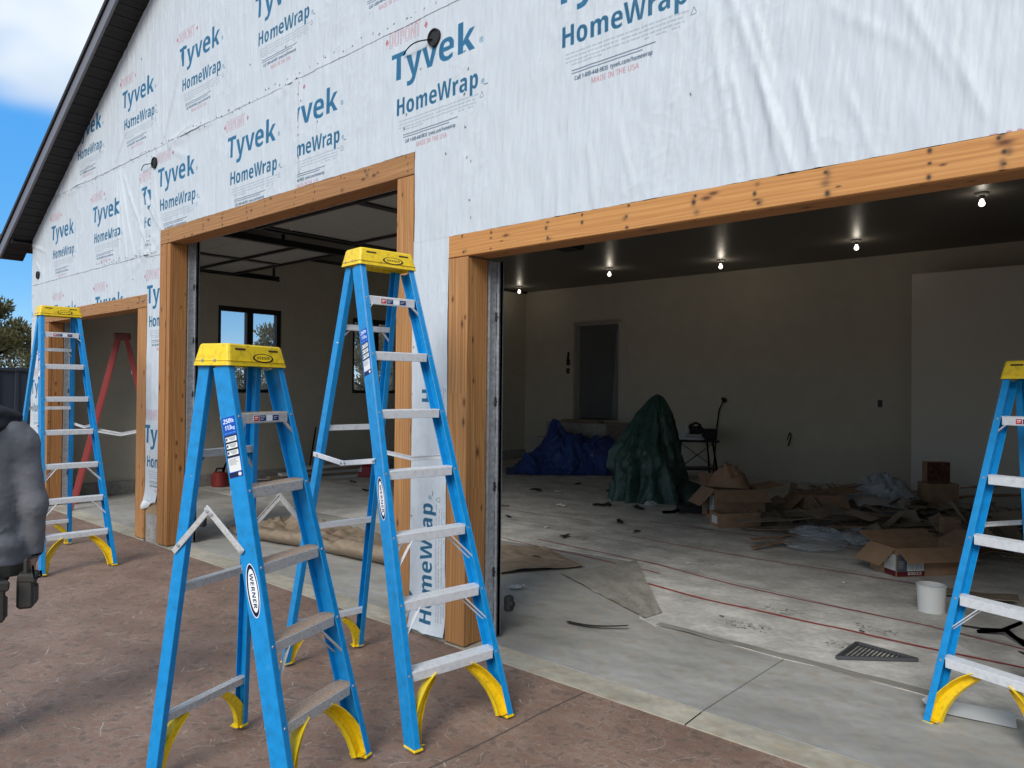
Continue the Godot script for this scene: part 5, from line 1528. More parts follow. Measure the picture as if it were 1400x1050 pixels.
	wd.plate(Transform3D.IDENTITY, PackedVector2Array([Vector2(-0.1, -0.12), Vector2(0.25, 0.02), Vector2(0.2, 0.12), Vector2(0.05, 0.05)]), 0.004, 0.012)
	solo("black_offcut", wd, M.rubber, "black wedge of sheet metal at the right edge of the picture behind the ladder", "sheet metal", Vector3(-0.72, 0, -2.2))
	# bits nobody picked up
	for e in [[-7.75, -5.85, 0.22, 0, "dark flat scrap beside a white one, far out before the blue tarpaulin"], [-7.45, -6.0, 0.1, 1, "white scrap next to the dark one before the blue tarpaulin"], [-5.6, -5.45, 0.2, 0, "black scrap just before the foot of the green tarpaulin"], [-5.95, -6.2, 0.14, 1, "white scrap tucked against the green tarpaulin's foot"], [-6.4, -3.7, 0.12, 0, "dark scrap near the edge of the bay jamb, mid floor"], [-6.1, -5.3, 0.26, 0, "longest dark scrap, left of the green tarpaulin's foot"], [-4.06, -1.23, 0.15, 1, "crumpled clear white scrap on the bare concrete by the jamb"], [-4.66, -2.2, 0.09, 0, "dark scrap at the edge of the brown cardboard sheet"], [-2.5, -1.68, 0.03, 0, "tiny dark speck between the smudged prints and the paper edge"], [-5.2, -4.4, 0.2, 0, "dark scrap in the open floor before the long low box"], [-4.7, -4.0, 0.12, 0, "small dark scrap nearer than the long low box"], [-7.0, -4.3, 0.1, 0, "small dark scrap far left on the open floor"], [-8.6, -4.6, 0.14, 0, "dark scrap seen between the legs of the tall ladder"], [-9.3, -5.3, 0.2, 0, "dark scrap on the far floor behind the tall ladder"], [-8.0, -3.3, 0.08, 1, "white scrap seen through the middle bay"], [-5.6, -3.5, 0.07, 1, "white scrap beyond the brown cardboard sheet"], [-3.5, -3.0, 0.05, 1, "white crumb between the two long red tapes"], [-1.66, -2.03, 0.035, 0, "dark speck lying on the widest red tape"], [-6.9, -6.6, 0.18, 0, "dark scrap between blue and green tarpaulins"], [-7.8, -7.0, 0.15, 0, "dark scrap at the front hem of the blue tarpaulin"], [-2.2, -3.3, 0.05, 1, "white crumb left of the white pail"], [-9.6, -3.9, 0.16, 0, "dark scrap near the red tool box"], [-10.6, -4.4, 0.15, 0, "dark scrap by the stacked boards at the left wall"], [-6.5, -4.9, 0.13, 1, "white scrap on the open floor left of the green tarpaulin"], [-5.1, -3.2, 0.16, 0, "dark scrap behind the brown cardboard sheet"]]:
		var b := MB.new()
		var q: float = e[2]
		b.grid(func(u: float, v: float) -> Vector3:
			return Vector3((u - 0.5) * q, 0.012 + q * 0.35 * absf(cn.get_noise_2d(u * 3.0 + e[0], v * 3.0 + e[1])), (v - 0.5) * q * 0.45 * (1.0 - 0.5 * u)), 7, 5, 0.003)
		if e[3] == 1: solo("white_scrap", b, M.white, e[4], "scrap", Vector3(e[0], 0, e[1]), rg.randf() * TAU, "white scraps on the floor")
		else: solo("dark_scrap", b, M.rubber, e[4], "scrap", Vector3(e[0], 0, e[1]), rg.randf() * TAU, "dark scraps on the floor")

func mbq(mb: MB, a: Vector3, b: Vector3, c: Vector3, d: Vector3) -> void:
	mb.quad(a, b, c, d)
	var n := (c - a).cross(d - b).normalized() * 0.0015
	mb.quad(d - n, c - n, b - n, a - n)

# ------------------------------------------------------------------ tarpaulins and the saw
func heaps() -> void:
	var f := noise(401, 1.0, 4); var rid := noise(402, 1.0, 3)
	rid.fractal_type = FastNoiseLite.FRACTAL_RIDGED
	var green := bump(tri_map(mat(Color(1, 1, 1), 0.5, 0.0, ntex(403, 0.02, 5, [[0.0, lin(0.014, 0.042, 0.03)], [0.6, lin(0.022, 0.066, 0.047)], [1.0, lin(0.07, 0.115, 0.095)]], 256, 256)), Vector3(1.5, 1.5, 1.5)), nbump(404, 0.03, 4, 6.0, 256, 256), 0.6)
	var blue := bump(tri_map(mat(Color(1, 1, 1), 0.45, 0.0, ntex(405, 0.02, 5, [[0.0, lin(0.01, 0.03, 0.13)], [0.7, lin(0.018, 0.055, 0.22)], [1.0, lin(0.08, 0.12, 0.28)]], 256, 256)), Vector3(1.5, 1.5, 1.5)), nbump(404, 0.03, 4, 6.0, 256, 256), 0.6)
	var yaw := deg_to_rad(42.0)
	var g := MB.new()
	g.grid(func(u: float, v: float) -> Vector3:
		var a := TAU * u
		# hangs from a tall thing on the right and bulges over a lower one on the left
		var r := 0.40 * pow(1.0 - pow(v, 2.6), 0.62) + 0.1 * pow(1.0 - v, 3.0) + 0.012
		r += (0.15 * exp(-pow((v - 0.42) / 0.25, 2)) - 0.04 * v) * maxf(0.0, -cos(a + 0.4))
		var nz := f.get_noise_3d(cos(a) * 1.5, v * 1.1, sin(a) * 1.5)
		r *= 1.0 + 0.16 * sin(a * 5.0 + 7.0 * nz + v * 1.5) * (0.35 + 0.65 * (1.0 - v)) + 0.07 * sin(a * 11.0 + 9.0 * nz)
		r += 0.09 * nz * (1.0 - v * 0.5) + 0.05 * rid.get_noise_3d(cos(a) * 1.8, v * 2.2, sin(a) * 1.8) * (1.0 - 0.6 * v)
		if v > 0.985: r *= 0.25
		var lean := 0.11 * v
		return Vector3(cos(a) * r * 0.97 + lean, 1.56 * v * (1.0 + 0.02 * f.get_noise_2d(a, v)), sin(a) * r * 0.9), 90, 46)
	solo("green_tarp", g, green, "tall lumpy heap under a dark green tarpaulin", "tarp", Vector3(-6.03, 0, -6.38), yaw)
	var g2 := MB.new()
	g2.grid(func(u: float, v: float) -> Vector3:
		var a := TAU * u
		var r := (0.3 + 0.03 * sin(a * 5.0)) * cos(v * PI / 2) + 0.03 * f.get_noise_3d(cos(a) * 3, v * 3, sin(a) * 3) * (1 - v)
		return Vector3(cos(a) * r, 0.3 * sin(v * PI / 2) + 0.03 * f.get_noise_3d(cos(a) * 4, v * 3, sin(a) * 4) * v, sin(a) * r * 0.8), 40, 14)
	solo("tarp_bundle", g2, mat(lin(0.03, 0.05, 0.04), 0.7), "low dark bundle on the floor at the foot of the green tarpaulin", "bundle", Vector3(-5.5, 0, -6.6), yaw)
	var b := MB.new()
	b.grid(func(u: float, v: float) -> Vector3:
		var x := lerpf(-1.12, 1.15, u); var z := lerpf(0.75, -0.6, v)
		var env := smoothstep(0.0, 0.22, u) * smoothstep(1.0, 0.9, u) * smoothstep(0.0, 0.3, v) * smoothstep(1.0, 0.8, v)
		var h := 0.22 + 0.62 * exp(-pow((x + 0.2) / 0.22, 2) - pow((z + 0.1) / 0.4, 2)) + 0.36 * smoothstep(-0.5, 0.2, x)
		h += 0.16 * f.get_noise_2d(x * 1.8, z * 1.8) + 0.12 * rid.get_noise_2d(x * 1.6, z * 1.6)
		var jag := 0.1 * f.get_noise_2d(u * 6.0, v * 6.0 + 20.0)
		return Vector3(x + jag, maxf(0.012, h * env), z + jag), 100, 60)
	solo("blue_tarp", b, blue, "crumpled blue tarpaulin heaped on the floor below the back doorway", "tarp", Vector3(-9.3, 0, -8.48), yaw)
	# chop saw on a folding stand
	var s := thing("saw_stand", "black folding saw stand by the back wall", "stand", Vector3(-6.98, 0, -9.5), yaw)
	for e in [[-0.34, 0.25], [0.34, 0.25], [-0.34, -0.25], [0.34, -0.25]]:
		var l := MB.new()
		l.tube(PackedVector3Array([Vector3(e[0] * 1.12, 0.0, e[1] * 1.2), Vector3(e[0] * 0.86, 0.68, e[1] * 0.8)]), 0.018, 8)
		part("leg", l, M.black, s)
	var tp := MB.new()
	for z in [-0.2, 0.2]: tp.bb(Vector3(-0.42, 0.67, z - 0.025), Vector3(0.42, 0.71, z + 0.025), 0.005)
	for x in [-0.3, 0.3]: tp.bb(Vector3(x - 0.02, 0.668, -0.2), Vector3(x + 0.02, 0.7, 0.2), 0.004)
	part("top_frame", tp, M.black, s)
	var sh := MB.new()
	sh.bb(Vector3(-0.36, 0.16, -0.26), Vector3(0.36, 0.185, 0.26), 0.004)
	part("shelf", sh, M.black, s)
	var br := MB.new()
	br.tube(PackedVector3Array([Vector3(-0.36, 0.18, 0.27), Vector3(0.3, 0.66, 0.22)]), 0.008, 6); br.tube(PackedVector3Array([Vector3(0.36, 0.18, 0.27), Vector3(-0.3, 0.66, 0.22)]), 0.008, 6)
	part("brace", br, M.darksteel, s)
	var w := thing("chop_saw", "chop saw with pale blade guard on the black stand", "saw", Vector3(-6.98, 0.712, -9.5), yaw)
	var q := MB.new()
	q.lathe(Transform3D.IDENTITY, [Vector2(0.17, 0.0), Vector2(0.18, 0.04), Vector2(0.15, 0.055), Vector2(0, 0.055)], 24)
	q.bb(Vector3(-0.3, 0.0, -0.1), Vector3(0.3, 0.05, 0.06), 0.008)
	part("table", q, M.alu, w)
	var fe := MB.new()
	fe.bb(Vector3(-0.28, 0.05, -0.1), Vector3(0.28, 0.11, -0.08), 0.004)
	part("fence", fe, M.alu, w)
	var gd := MB.new()
	gd.lathe(Transform3D(Basis(Vector3(0, 0, 1), PI / 2), Vector3(-0.18, 0.17, 0.1)), [Vector2(0, 0.03), Vector2(0.11, 0.03), Vector2(0.125, 0.01), Vector2(0.125, -0.02), Vector2(0, -0.03)], 28)
	gd.lathe(Transform3D(Basis(Vector3(1, 0, 0), PI / 2), Vector3(-0.24, 0.16, 0.16)), [Vector2(0, 0.012), Vector2(0.115, 0.012), Vector2(0.12, 0.0), Vector2(0.12, -0.01)], 28)
	part("blade_guard", gd, M.offwhite, w)
	var mo := MB.new()
	mo.lathe(Transform3D(Basis(Vector3(0, 0, 1), -PI / 2), Vector3(-0.12, 0.18, 0.06)), [Vector2(0.0, 0.0), Vector2(0.07, 0.0), Vector2(0.08, 0.04), Vector2(0.08, 0.2), Vector2(0.06, 0.26), Vector2(0, 0.27)], 18)
	part("motor", mo, M.rubber, w)
	var hd := MB.new()
	hd.tube(PackedVector3Array([Vector3(-0.1, 0.26, 0.05), Vector3(0.0, 0.32, 0.14), Vector3(0.05, 0.28, 0.26), Vector3(0.02, 0.2, 0.26)]), 0.022, 8)
	part("handle", hd, M.red, w)
	var bl := MB.new()
	bl.bb(Vector3(0.16, 0.0, -0.12), Vector3(0.4, 0.2, 0.14), 0.03)
	solo("tool_case", bl, M.rubber, "black tool case on the right end of the saw stand", "case", Vector3(-6.98, 0.714, -9.5), yaw)

# ------------------------------------------------------------------ cardboard boxes
func printed(face: int) -> StandardMaterial3D:
	var im := Image.create(192, 128, false, Image.FORMAT_RGB8)
	im.fill(Color(0.42, 0.44, 0.46))
	if face == 0:
		im.fill_rect(Rect2i(0, 0, 66, 100), Color(0.30, 0.33, 0.36)); im.fill_rect(Rect2i(70, 4, 116, 94), Color(0.83, 0.83, 0.8))
		for k in 9: im.fill_rect(Rect2i(80 + k * 11, 10, 3 + k % 3, 80), Color(0.6, 0.61, 0.6))
		for k in 5: im.fill_rect(Rect2i(8, 40 + k * 9, 46 - k * 4, 3), Color(0.6, 0.62, 0.64))
		im.fill_rect(Rect2i(0, 100, 192, 28), Color(0.36, 0.05, 0.09))
		letters(im, "80022", 74, 122, 17, 96, Color(0.85, 0.84, 0.82), true)
	else:
		im.fill(Color(0.78, 0.79, 0.78)); im.fill_rect(Rect2i(0, 96, 192, 32), Color(0.36, 0.05, 0.09))
		ellipse(im, 60, 22, 22, 13, Color(0.2, 0.2, 0.22))
		for k in 6: im.fill_rect(Rect2i(20, 46 + k * 8, 140 - (k * 37) % 50, 3), Color(0.6, 0.61, 0.62))
	return mat(Color(1, 1, 1), 0.75, 0.0, ImageTexture.create_from_image(im))

# size: wide, high, deep; flaps: front, right, back, left angle above level (null: none)
func carton(label: String, at: Vector3, yaw: float, s: Vector3, flaps: Array, m: Material, group := "") -> Node3D:
	var b := thing("cardboard_box", label, "box", at, deg_to_rad(yaw), group)
	var t := 0.005
	var bo := MB.new()
	bo.bb(Vector3(-s.x / 2, 0.002, -s.z / 2), Vector3(s.x / 2, 0.007, s.z / 2))
	part("bottom", bo, m, b)
	for e in [[Vector3(0, s.y / 2 + 0.004, s.z / 2), Vector3(s.x, s.y, t)], [Vector3(0, s.y / 2 + 0.004, -s.z / 2), Vector3(s.x, s.y, t)], [Vector3(s.x / 2, s.y / 2 + 0.004, 0), Vector3(t, s.y - 0.002, s.z - t * 2)], [Vector3(-s.x / 2, s.y / 2 + 0.004, 0), Vector3(t, s.y - 0.002, s.z - t * 2)]]:
		var p := MB.new()
		p.box(Transform3D(Basis(), e[0]), e[1], 0.001)
		part("side_panel", p, m, b)
	var dirs := [Vector3(0, 0, 1), Vector3(1, 0, 0), Vector3(0, 0, -1), Vector3(-1, 0, 0)]
	for k in 4:
		if flaps[k] == null: continue
		var o: Vector3 = dirs[k]
		var w := s.x if k % 2 == 0 else s.z - 0.012
		var reach := (s.z if k % 2 == 0 else s.x) * 0.5
		if k % 2 == 1: reach = minf(reach, s.z * 0.6)
		var a := deg_to_rad(flaps[k])
		var dirv := o * cos(a) + Vector3.UP * sin(a)
		var hinge := o * (s.z / 2 if k % 2 == 0 else s.x / 2) + Vector3(0, s.y + 0.005, 0)
		var side := Vector3.UP.cross(o)
		var f := MB.new()
		var nn := dirv.cross(side)
		f.box(Transform3D(Basis(dirv, nn.cross(dirv), nn), hinge + dirv * (reach / 2 + 0.003)), Vector3(reach, w, 0.004), 0.001)
		part("flap", f, m, b)
	return b

func sticker(parent: Node3D, called: String, c: Vector3, b: Basis, w: float, h: float, m: Material) -> void:
	var mb := MB.new()
	mb.box(Transform3D(b, c), Vector3(w, h, 0.0012))
	flat_uv(mb, b, c, w, h)
	part(called, mb, m, parent)

func boxes() -> void:
	var cb: Material = M.cardboard
	# printed box beside the white pail
	var p0 := printed(0); var p1 := printed(1)
	var by := 52.0
	var a := carton("open brown box with maroon and white printed corner, nearest the white pail", Vector3(-1.866, 0, -4.237), by, Vector3(0.70, 0.25, 0.36), [-32.0, 25.0, 20.0, -42.0], cb)
	sticker(a, "printed_face", Vector3(-0.21, 0.105, 0.1836), Basis(), 0.27, 0.19, p0)
	sticker(a, "printed_face", Vector3(-0.3536, 0.105, 0.1), Basis(Vector3.UP, -PI / 2), 0.15, 0.19, p1)
	# the pair in front of the tarpaulin
	var b1 := carton("large open brown box with drooping flaps behind the long low box", Vector3(-4.34, 0, -5.66), 48.0, Vector3(0.64, 0.40, 0.46), [-34.0, 10.0, 35.0, -46.0], cb)
	sticker(b1, "printed_face", Vector3(-0.3236, 0.2, 0.08), Basis(Vector3.UP, -PI / 2), 0.24, 0.26, p0)
	var b2 := carton("long low brown box with small white label, in front of the larger open box", Vector3(-4.105, 0, -5.22), 50.0, Vector3(0.52, 0.17, 0.28), [null, null, null, null], cb)
	sticker(b2, "white_label", Vector3(-0.2636, 0.09, 0.02), Basis(Vector3.UP, -PI / 2), 0.16, 0.09, M.white)
	carton("brown box with two flaps raised like a roof, amid the rubbish pile", Vector3(-3.6, 0.0, -6.52), 46.0, Vector3(0.52, 0.32, 0.42), [-48.0, 10.0, null, -44.0], cb)
	carton("upright brown box on top of the rubbish by the pale partition corner", Vector3(-2.52, 0.14, -7.85), 40.0, Vector3(0.38, 0.3, 0.3), [null, null, null, null], cb)
	var pic := Image.create(64, 64, false, Image.FORMAT_RGB8)
	pic.fill(Color(0.3, 0.17, 0.12))
	var rg := RandomNumberGenerator.new(); rg.seed = 15
	for k in 40: pic.fill_rect(Rect2i(rg.randi_range(2, 54), rg.randi_range(2, 54), rg.randi_range(3, 12), rg.randi_range(2, 9)), Color(0.5, 0.33, 0.22).lerp(Color(0.14, 0.09, 0.07), rg.randf()))
	var up := carton("small box printed with dark brown blocks, standing on the upright brown box", Vector3(-2.55, 0.45, -7.88), 40.0, Vector3(0.3, 0.26, 0.12), [null, null, null, null], cb)
	sticker(up, "printed_face", Vector3(0, 0.134, 0.0636), Basis(), 0.29, 0.25, mat(Color(1, 1, 1), 0.7, 0.0, ImageTexture.create_from_image(pic)))
	carton("small square brown carton on the board behind the printed box", Vector3(-1.9, 0.16, -5.6), 35.0, Vector3(0.16, 0.16, 0.14), [null, null, null, null], cb)
	var crush := MB.new()
	var cn := noise(451, 1.0, 3); cn.fractal_type = FastNoiseLite.FRACTAL_RIDGED
	crush.grid(func(u: float, v: float) -> Vector3:
		return Vector3((u - 0.5) * 0.55, 0.03 + 0.3 * sin(PI * u) * sin(PI * v) * (0.7 + 0.5 * cn.get_noise_2d(u * 3.0, v * 3.0)), (v - 0.5) * 0.4), 16, 14, 0.004)
	solo("packing_paper", crush, cb, "crushed brown packing paper spilling over the large open box", "packing paper", Vector3(-4.5, 0.36, -5.85), 0.3)
	# white pail, open
	var pl := thing("white_pail", "short white plastic pail standing open on the floor", "pail", Vector3(-1.45, 0, -2.93))
	var pm := MB.new()
	pm.lathe(Transform3D.IDENTITY, [Vector2(0.0, 0.006), Vector2(0.085, 0.004), Vector2(0.09, 0.0), Vector2(0.098, 0.19), Vector2(0.103, 0.192), Vector2(0.103, 0.2), Vector2(0.094, 0.2), Vector2(0.087, 0.012), Vector2(0.0, 0.012)], 36)
	part("body", pm, M.white, pl)
	var pi := MB.new()
	pi.lathe(Transform3D.IDENTITY, [Vector2(0.0925, 0.16), Vector2(0.0, 0.16)], 30)
	part("contents", pi, M.rubber, pl)

# ------------------------------------------------------------------ rubbish
func strewn() -> void:
	var rg := RandomNumberGenerator.new(); rg.seed = 33
	var cn := noise(461, 1.0, 3); var rid := noise(462, 1.0, 3)
	rid.fractal_type = FastNoiseLite.FRACTAL_RIDGED
	# long strips of cardboard and board
	var L := [[-3.25, -5.35, 1.7, 0.16, 42.0, 0.16, 3.0, "long brown cardboard strip lying nearest the box pair"], [-2.75, -5.55, 1.9, 0.14, 38.0, 0.1, 2.0, "long tan board across the front of the rubbish pile"], [-2.35, -5.5, 1.6, 0.12, 30.0, 0.14, 1.0, "yellowish board lying behind the printed box"], [-3.22, -4.35, 0.75, 0.09, 75.0, 0.03, 1.0, "short brown strip sticking out towards the middle of the floor"], [-3.3, -4.5, 0.6, 0.1, 62.0, 0.06, 3.0, "short dark brown strip crossing the other near the red tape"], [-3.6, -7.4, 0.9, 0.25, 20.0, 0.3, 14.0, "bent brown flap board leaning on the roof shaped box"], [-2.2, -8.4, 1.3, 0.2, 35.0, 0.22, 4.0, "wide tan board behind the right ladder against the partition"], [-1.95, -9.0, 1.1, 0.12, 30.0, 0.34, 6.0, "narrow tan board resting high behind the right ladder"], [-2.9, -7.4, 0.8, 0.3, 60.0, 0.17, 5.0, "brown board under the white sheet"], [-4.9, -6.7, 1.0, 0.22, 40.0, 0.14, 2.0, "tan plank on the floor behind the dark bundle"], [-1.3, -3.55, 0.6, 0.22, 10.0, 0.02, 2.0, "flat brown cardboard piece in front of the printed box"], [-4.7, -5.4, 0.7, 0.05, 40.0, 0.03, 0.0, "thin dark strip on the floor left of the long low box"], [-1.75, -7.3, 1.4, 0.25, 50.0, 0.1, 2.0, "broad brown board on the floor behind the right ladder"], [-1.5, -6.4, 1.2, 0.2, 25.0, 0.07, 1.0, "brown board lying flat under the right ladder's middle treads"],
		[-3.3, -6.0, 1.2, 0.22, 12.0, 0.12, 7.0, "torn brown cardboard sheet lying across the front of the roof shaped box"], [-2.6, -6.3, 1.0, 0.34, 70.0, 0.15, -8.0, "torn brown cardboard flap in the middle of the rubbish pile"], [-2.1, -5.9, 0.9, 0.3, 15.0, 0.18, 9.0, "bent cardboard piece behind the printed box"], [-3.0, -7.9, 1.1, 0.3, 35.0, 0.12, 6.0, "brown cardboard panel at the back of the rubbish pile"], [-2.4, -7.0, 0.9, 0.28, 80.0, 0.2, -6.0, "cardboard panel leaning at the foot of the upright box"], [-3.9, -7.7, 1.0, 0.24, 48.0, 0.14, 5.0, "long brown cardboard panel behind the large open box"], [-2.9, -5.9, 1.3, 0.1, 55.0, 0.13, 2.0, "narrow dark board crossing the middle of the rubbish pile"], [-1.7, -5.0, 0.8, 0.3, 60.0, 0.06, 3.0, "flat brown cardboard under the printed box's far side"], [-3.6, -5.1, 0.6, 0.14, 20.0, 0.04, 4.0, "short brown scrap board right of the long low box"]]
	for e in L:
		var b := MB.new()
		var len: float = e[2]; var w: float = e[3]; var tl := deg_to_rad(e[6])
		b.grid(func(u: float, v: float) -> Vector3:
			var x := (u - 0.5) * len
			return Vector3(x, x * sin(tl) + 0.02 * cn.get_noise_2d(x * 2.0 + e[0] * 5.0, v) + 0.012 * absf(v - 0.5), (v - 0.5) * w * (1.0 + 0.2 * cn.get_noise_1d(x * 4.0 + e[1]))), 16, 4, 0.006)
		solo("cardboard_strip", b, M.cardboard if rg.randf() < 0.6 else M.kraft, e[7], "cardboard", Vector3(e[0], e[5] + 0.012, e[1]), deg_to_rad(e[4]))
	var ws := MB.new()
	ws.grid(func(u: float, v: float) -> Vector3:
		return Vector3((u - 0.5) * 0.62, 0.16 + 0.02 * sin(u * 5.0) + v * 0.05, (0.5 - v) * 0.42), 10, 6, 0.004)
	solo("white_sheet", ws, M.offwhite, "flat whitish sheet lying on the rubbish pile", "sheet", Vector3(-2.95, 0.05, -6.9), deg_to_rad(30))
	# clouded plastic wrapping, crushed
	for e in [[-3.15, -7.6, 0.42, 0.5, "big crushed ball of clear plastic wrap on the rubbish pile"], [-3.35, -6.3, 0.3, 0.18, "flattened clear plastic wrap in front of the roof shaped box"], [-2.95, -4.65, 0.34, 0.05, "thin clear plastic film lying in front of the rubbish pile"], [-2.65, -5.2, 0.24, 0.13, "small crushed clear plastic bag left of the printed box"], [-3.05, -5.05, 0.26, 0.12, "clear plastic wrap under the long boards"], [-2.9, -8.5, 0.35, 0.2, "clear plastic wrap behind the pile by the partition corner"], [-5.6, -5.75, 0.09, 0.05, "tiny white plastic wad at the foot of the green tarpaulin"]]:
		var b := MB.new()
		var r: float = e[2]; var h: float = e[3]
		b.grid(func(u: float, v: float) -> Vector3:
			var a := TAU * u; var q := sin(v * PI * 0.5)
			var rr := r * cos(v * PI * 0.5) * (1.0 + 0.35 * rid.get_noise_3d(cos(a) * 1.6 + e[0], v * 2.0, sin(a) * 1.6)) + 0.01
			return Vector3(cos(a) * rr, 0.01 + h * q * (0.75 + 0.35 * rid.get_noise_3d(cos(a) * 2.0, v * 2.4 + e[1], sin(a) * 2.0)), sin(a) * rr * 0.8), 40, 16)
		solo("plastic_wrap", b, M.poly, e[4], "plastic wrap", Vector3(e[0], 0.03, e[1]), rg.randf() * 6.0)
	# low litter under it all
	var lt := MB.new()
	for k in 320:
		var p := Vector3(rg.randf_range(-4.2, -1.2), 0.0, 0)
		p.y = rg.randf_range(0.01, 0.08) + 0.28 * rg.randf() * rg.randf()
		p.z = rg.randf_range(-8.6, -5.2) + (p.x + 3.0) * 0.25
		lt.box(Transform3D(Basis(Vector3(rg.randf() - 0.5, 1, rg.randf() - 0.5).normalized(), rg.randf() * TAU), p), Vector3(rg.randf_range(0.08, 0.5), 0.006, rg.randf_range(0.03, 0.16)), 0.001)
	var lo := solo("litter", lt, M.kraft, "loose torn scraps of cardboard spread under the rubbish pile", "litter")
	lo.set_meta("kind", "stuff")
	var dk := MB.new()
	dk.bb(Vector3(-0.2, 0.0, -0.13), Vector3(0.2, 0.1, 0.13), 0.02); dk.tube(PackedVector3Array([Vector3(-0.2, 0.05, 0.1), Vector3(-0.3, 0.03, 0.15), Vector3(-0.42, 0.02, 0.12)]), 0.02, 7)
	solo("tool_bag", dk, M.rubber, "small black tool bag on the floor left of the large open box", "bag", Vector3(-4.95, 0, -5.75), 0.7)
	# far left corner, seen through the middle bay
	var gc := thing("gas_can", "small red fuel can on the floor by the left wall", "fuel can", Vector3(-11.62, 0, -2.55), 0.8)
	var g := MB.new()
	g.lathe(Transform3D(Basis().scaled(Vector3(1.15, 1, 0.85)), Vector3.ZERO), [Vector2(0, 0), Vector2(0.1, 0.0), Vector2(0.115, 0.02), Vector2(0.115, 0.19), Vector2(0.09, 0.23), Vector2(0.03, 0.245), Vector2(0, 0.245)], 20)
	part("can", g, mat(lin(0.26, 0.03, 0.025), 0.45), gc)
	var gh := MB.new()
	gh.tube(PackedVector3Array([Vector3(-0.07, 0.22, 0), Vector3(-0.05, 0.29, 0), Vector3(0.04, 0.3, 0), Vector3(0.06, 0.23, 0)]), 0.013, 7)
	part("handle", gh, mat(lin(0.26, 0.03, 0.025), 0.45), gc)
	var gs := MB.new()
	gs.tube(PackedVector3Array([Vector3(0.05, 0.23, 0), Vector3(0.08, 0.33, 0.02), Vector3(0.11, 0.39, 0.03)]), [0.022, 0.016, 0.01], 8)
	part("spout", gs, M.black, gc)
	var rb := thing("red_box", "red tool box on the floor by the left wall beyond the tall ladder", "tool box", Vector3(-11.2, 0, -5.15), 0.75)
	var r1 := MB.new()
	r1.bb(Vector3(-0.2, 0.0, -0.13), Vector3(0.2, 0.2, 0.13), 0.014)
	part("body", r1, mat(lin(0.34, 0.02, 0.03), 0.4), rb)
	var r2 := MB.new()
	r2.bb(Vector3(-0.205, 0.203, -0.135), Vector3(0.205, 0.27, 0.135), 0.03)
	part("lid", r2, mat(lin(0.36, 0.025, 0.035), 0.4), rb)
	var r3 := MB.new()
	r3.bb(Vector3(-0.17, 0.1, 0.13), Vector3(-0.08, 0.19, 0.134))
	part("label", r3, M.offwhite, rb)
	for k in 5:
		var b := MB.new()
		b.box(Transform3D(Basis(Vector3.UP, 1.35 + k * 0.05), Vector3(0, 0, 0)), Vector3(2.2 - k * 0.2, 0.05, 0.16), 0.003)
		solo("lumber_piece", b, M.kraft if k % 2 else M.offwhite, ["lowest board of the stack along the left wall", "second board from the floor in the stack along the left wall", "middle board of the stack along the left wall", "second board from the top in the stack along the left wall", "shortest board on top of the stack along the left wall"][k], "board", Vector3(-11.45 + 0.05 * k, 0.03 + 0.052 * k, -4.3 - 0.06 * k), 0.0, "boards stacked along the left wall")
	var hs := MB.new()
	var pts := PackedVector3Array()
	for k in 40: pts.append(Vector3(cos(k * 0.5) * (0.32 + 0.004 * k), 0.014 + 0.002 * k, sin(k * 0.5) * (0.25 + 0.003 * k)))
	hs.tube(pts, 0.012, 6)
	solo("hose_coil", hs, mat(lin(0.16, 0.06, 0.04), 0.6), "coil of dark red hose on the floor by the left wall", "hose", Vector3(-10.9, 0, -2.95))
	var bm := MB.new()
	bm.tube(PackedVector3Array([Vector3(0, 0.05, 0), Vector3(-0.12, 0.9, -0.1)]), 0.013, 7)
	bm.bb(Vector3(-0.16, 0.0, -0.04), Vector3(0.16, 0.07, 0.04), 0.01)
	solo("push_broom", bm, M.rubber, "thin dark broom leaning at the left wall behind the tall ladder", "broom", Vector3(-11.65, 0, -4.2), -0.8)

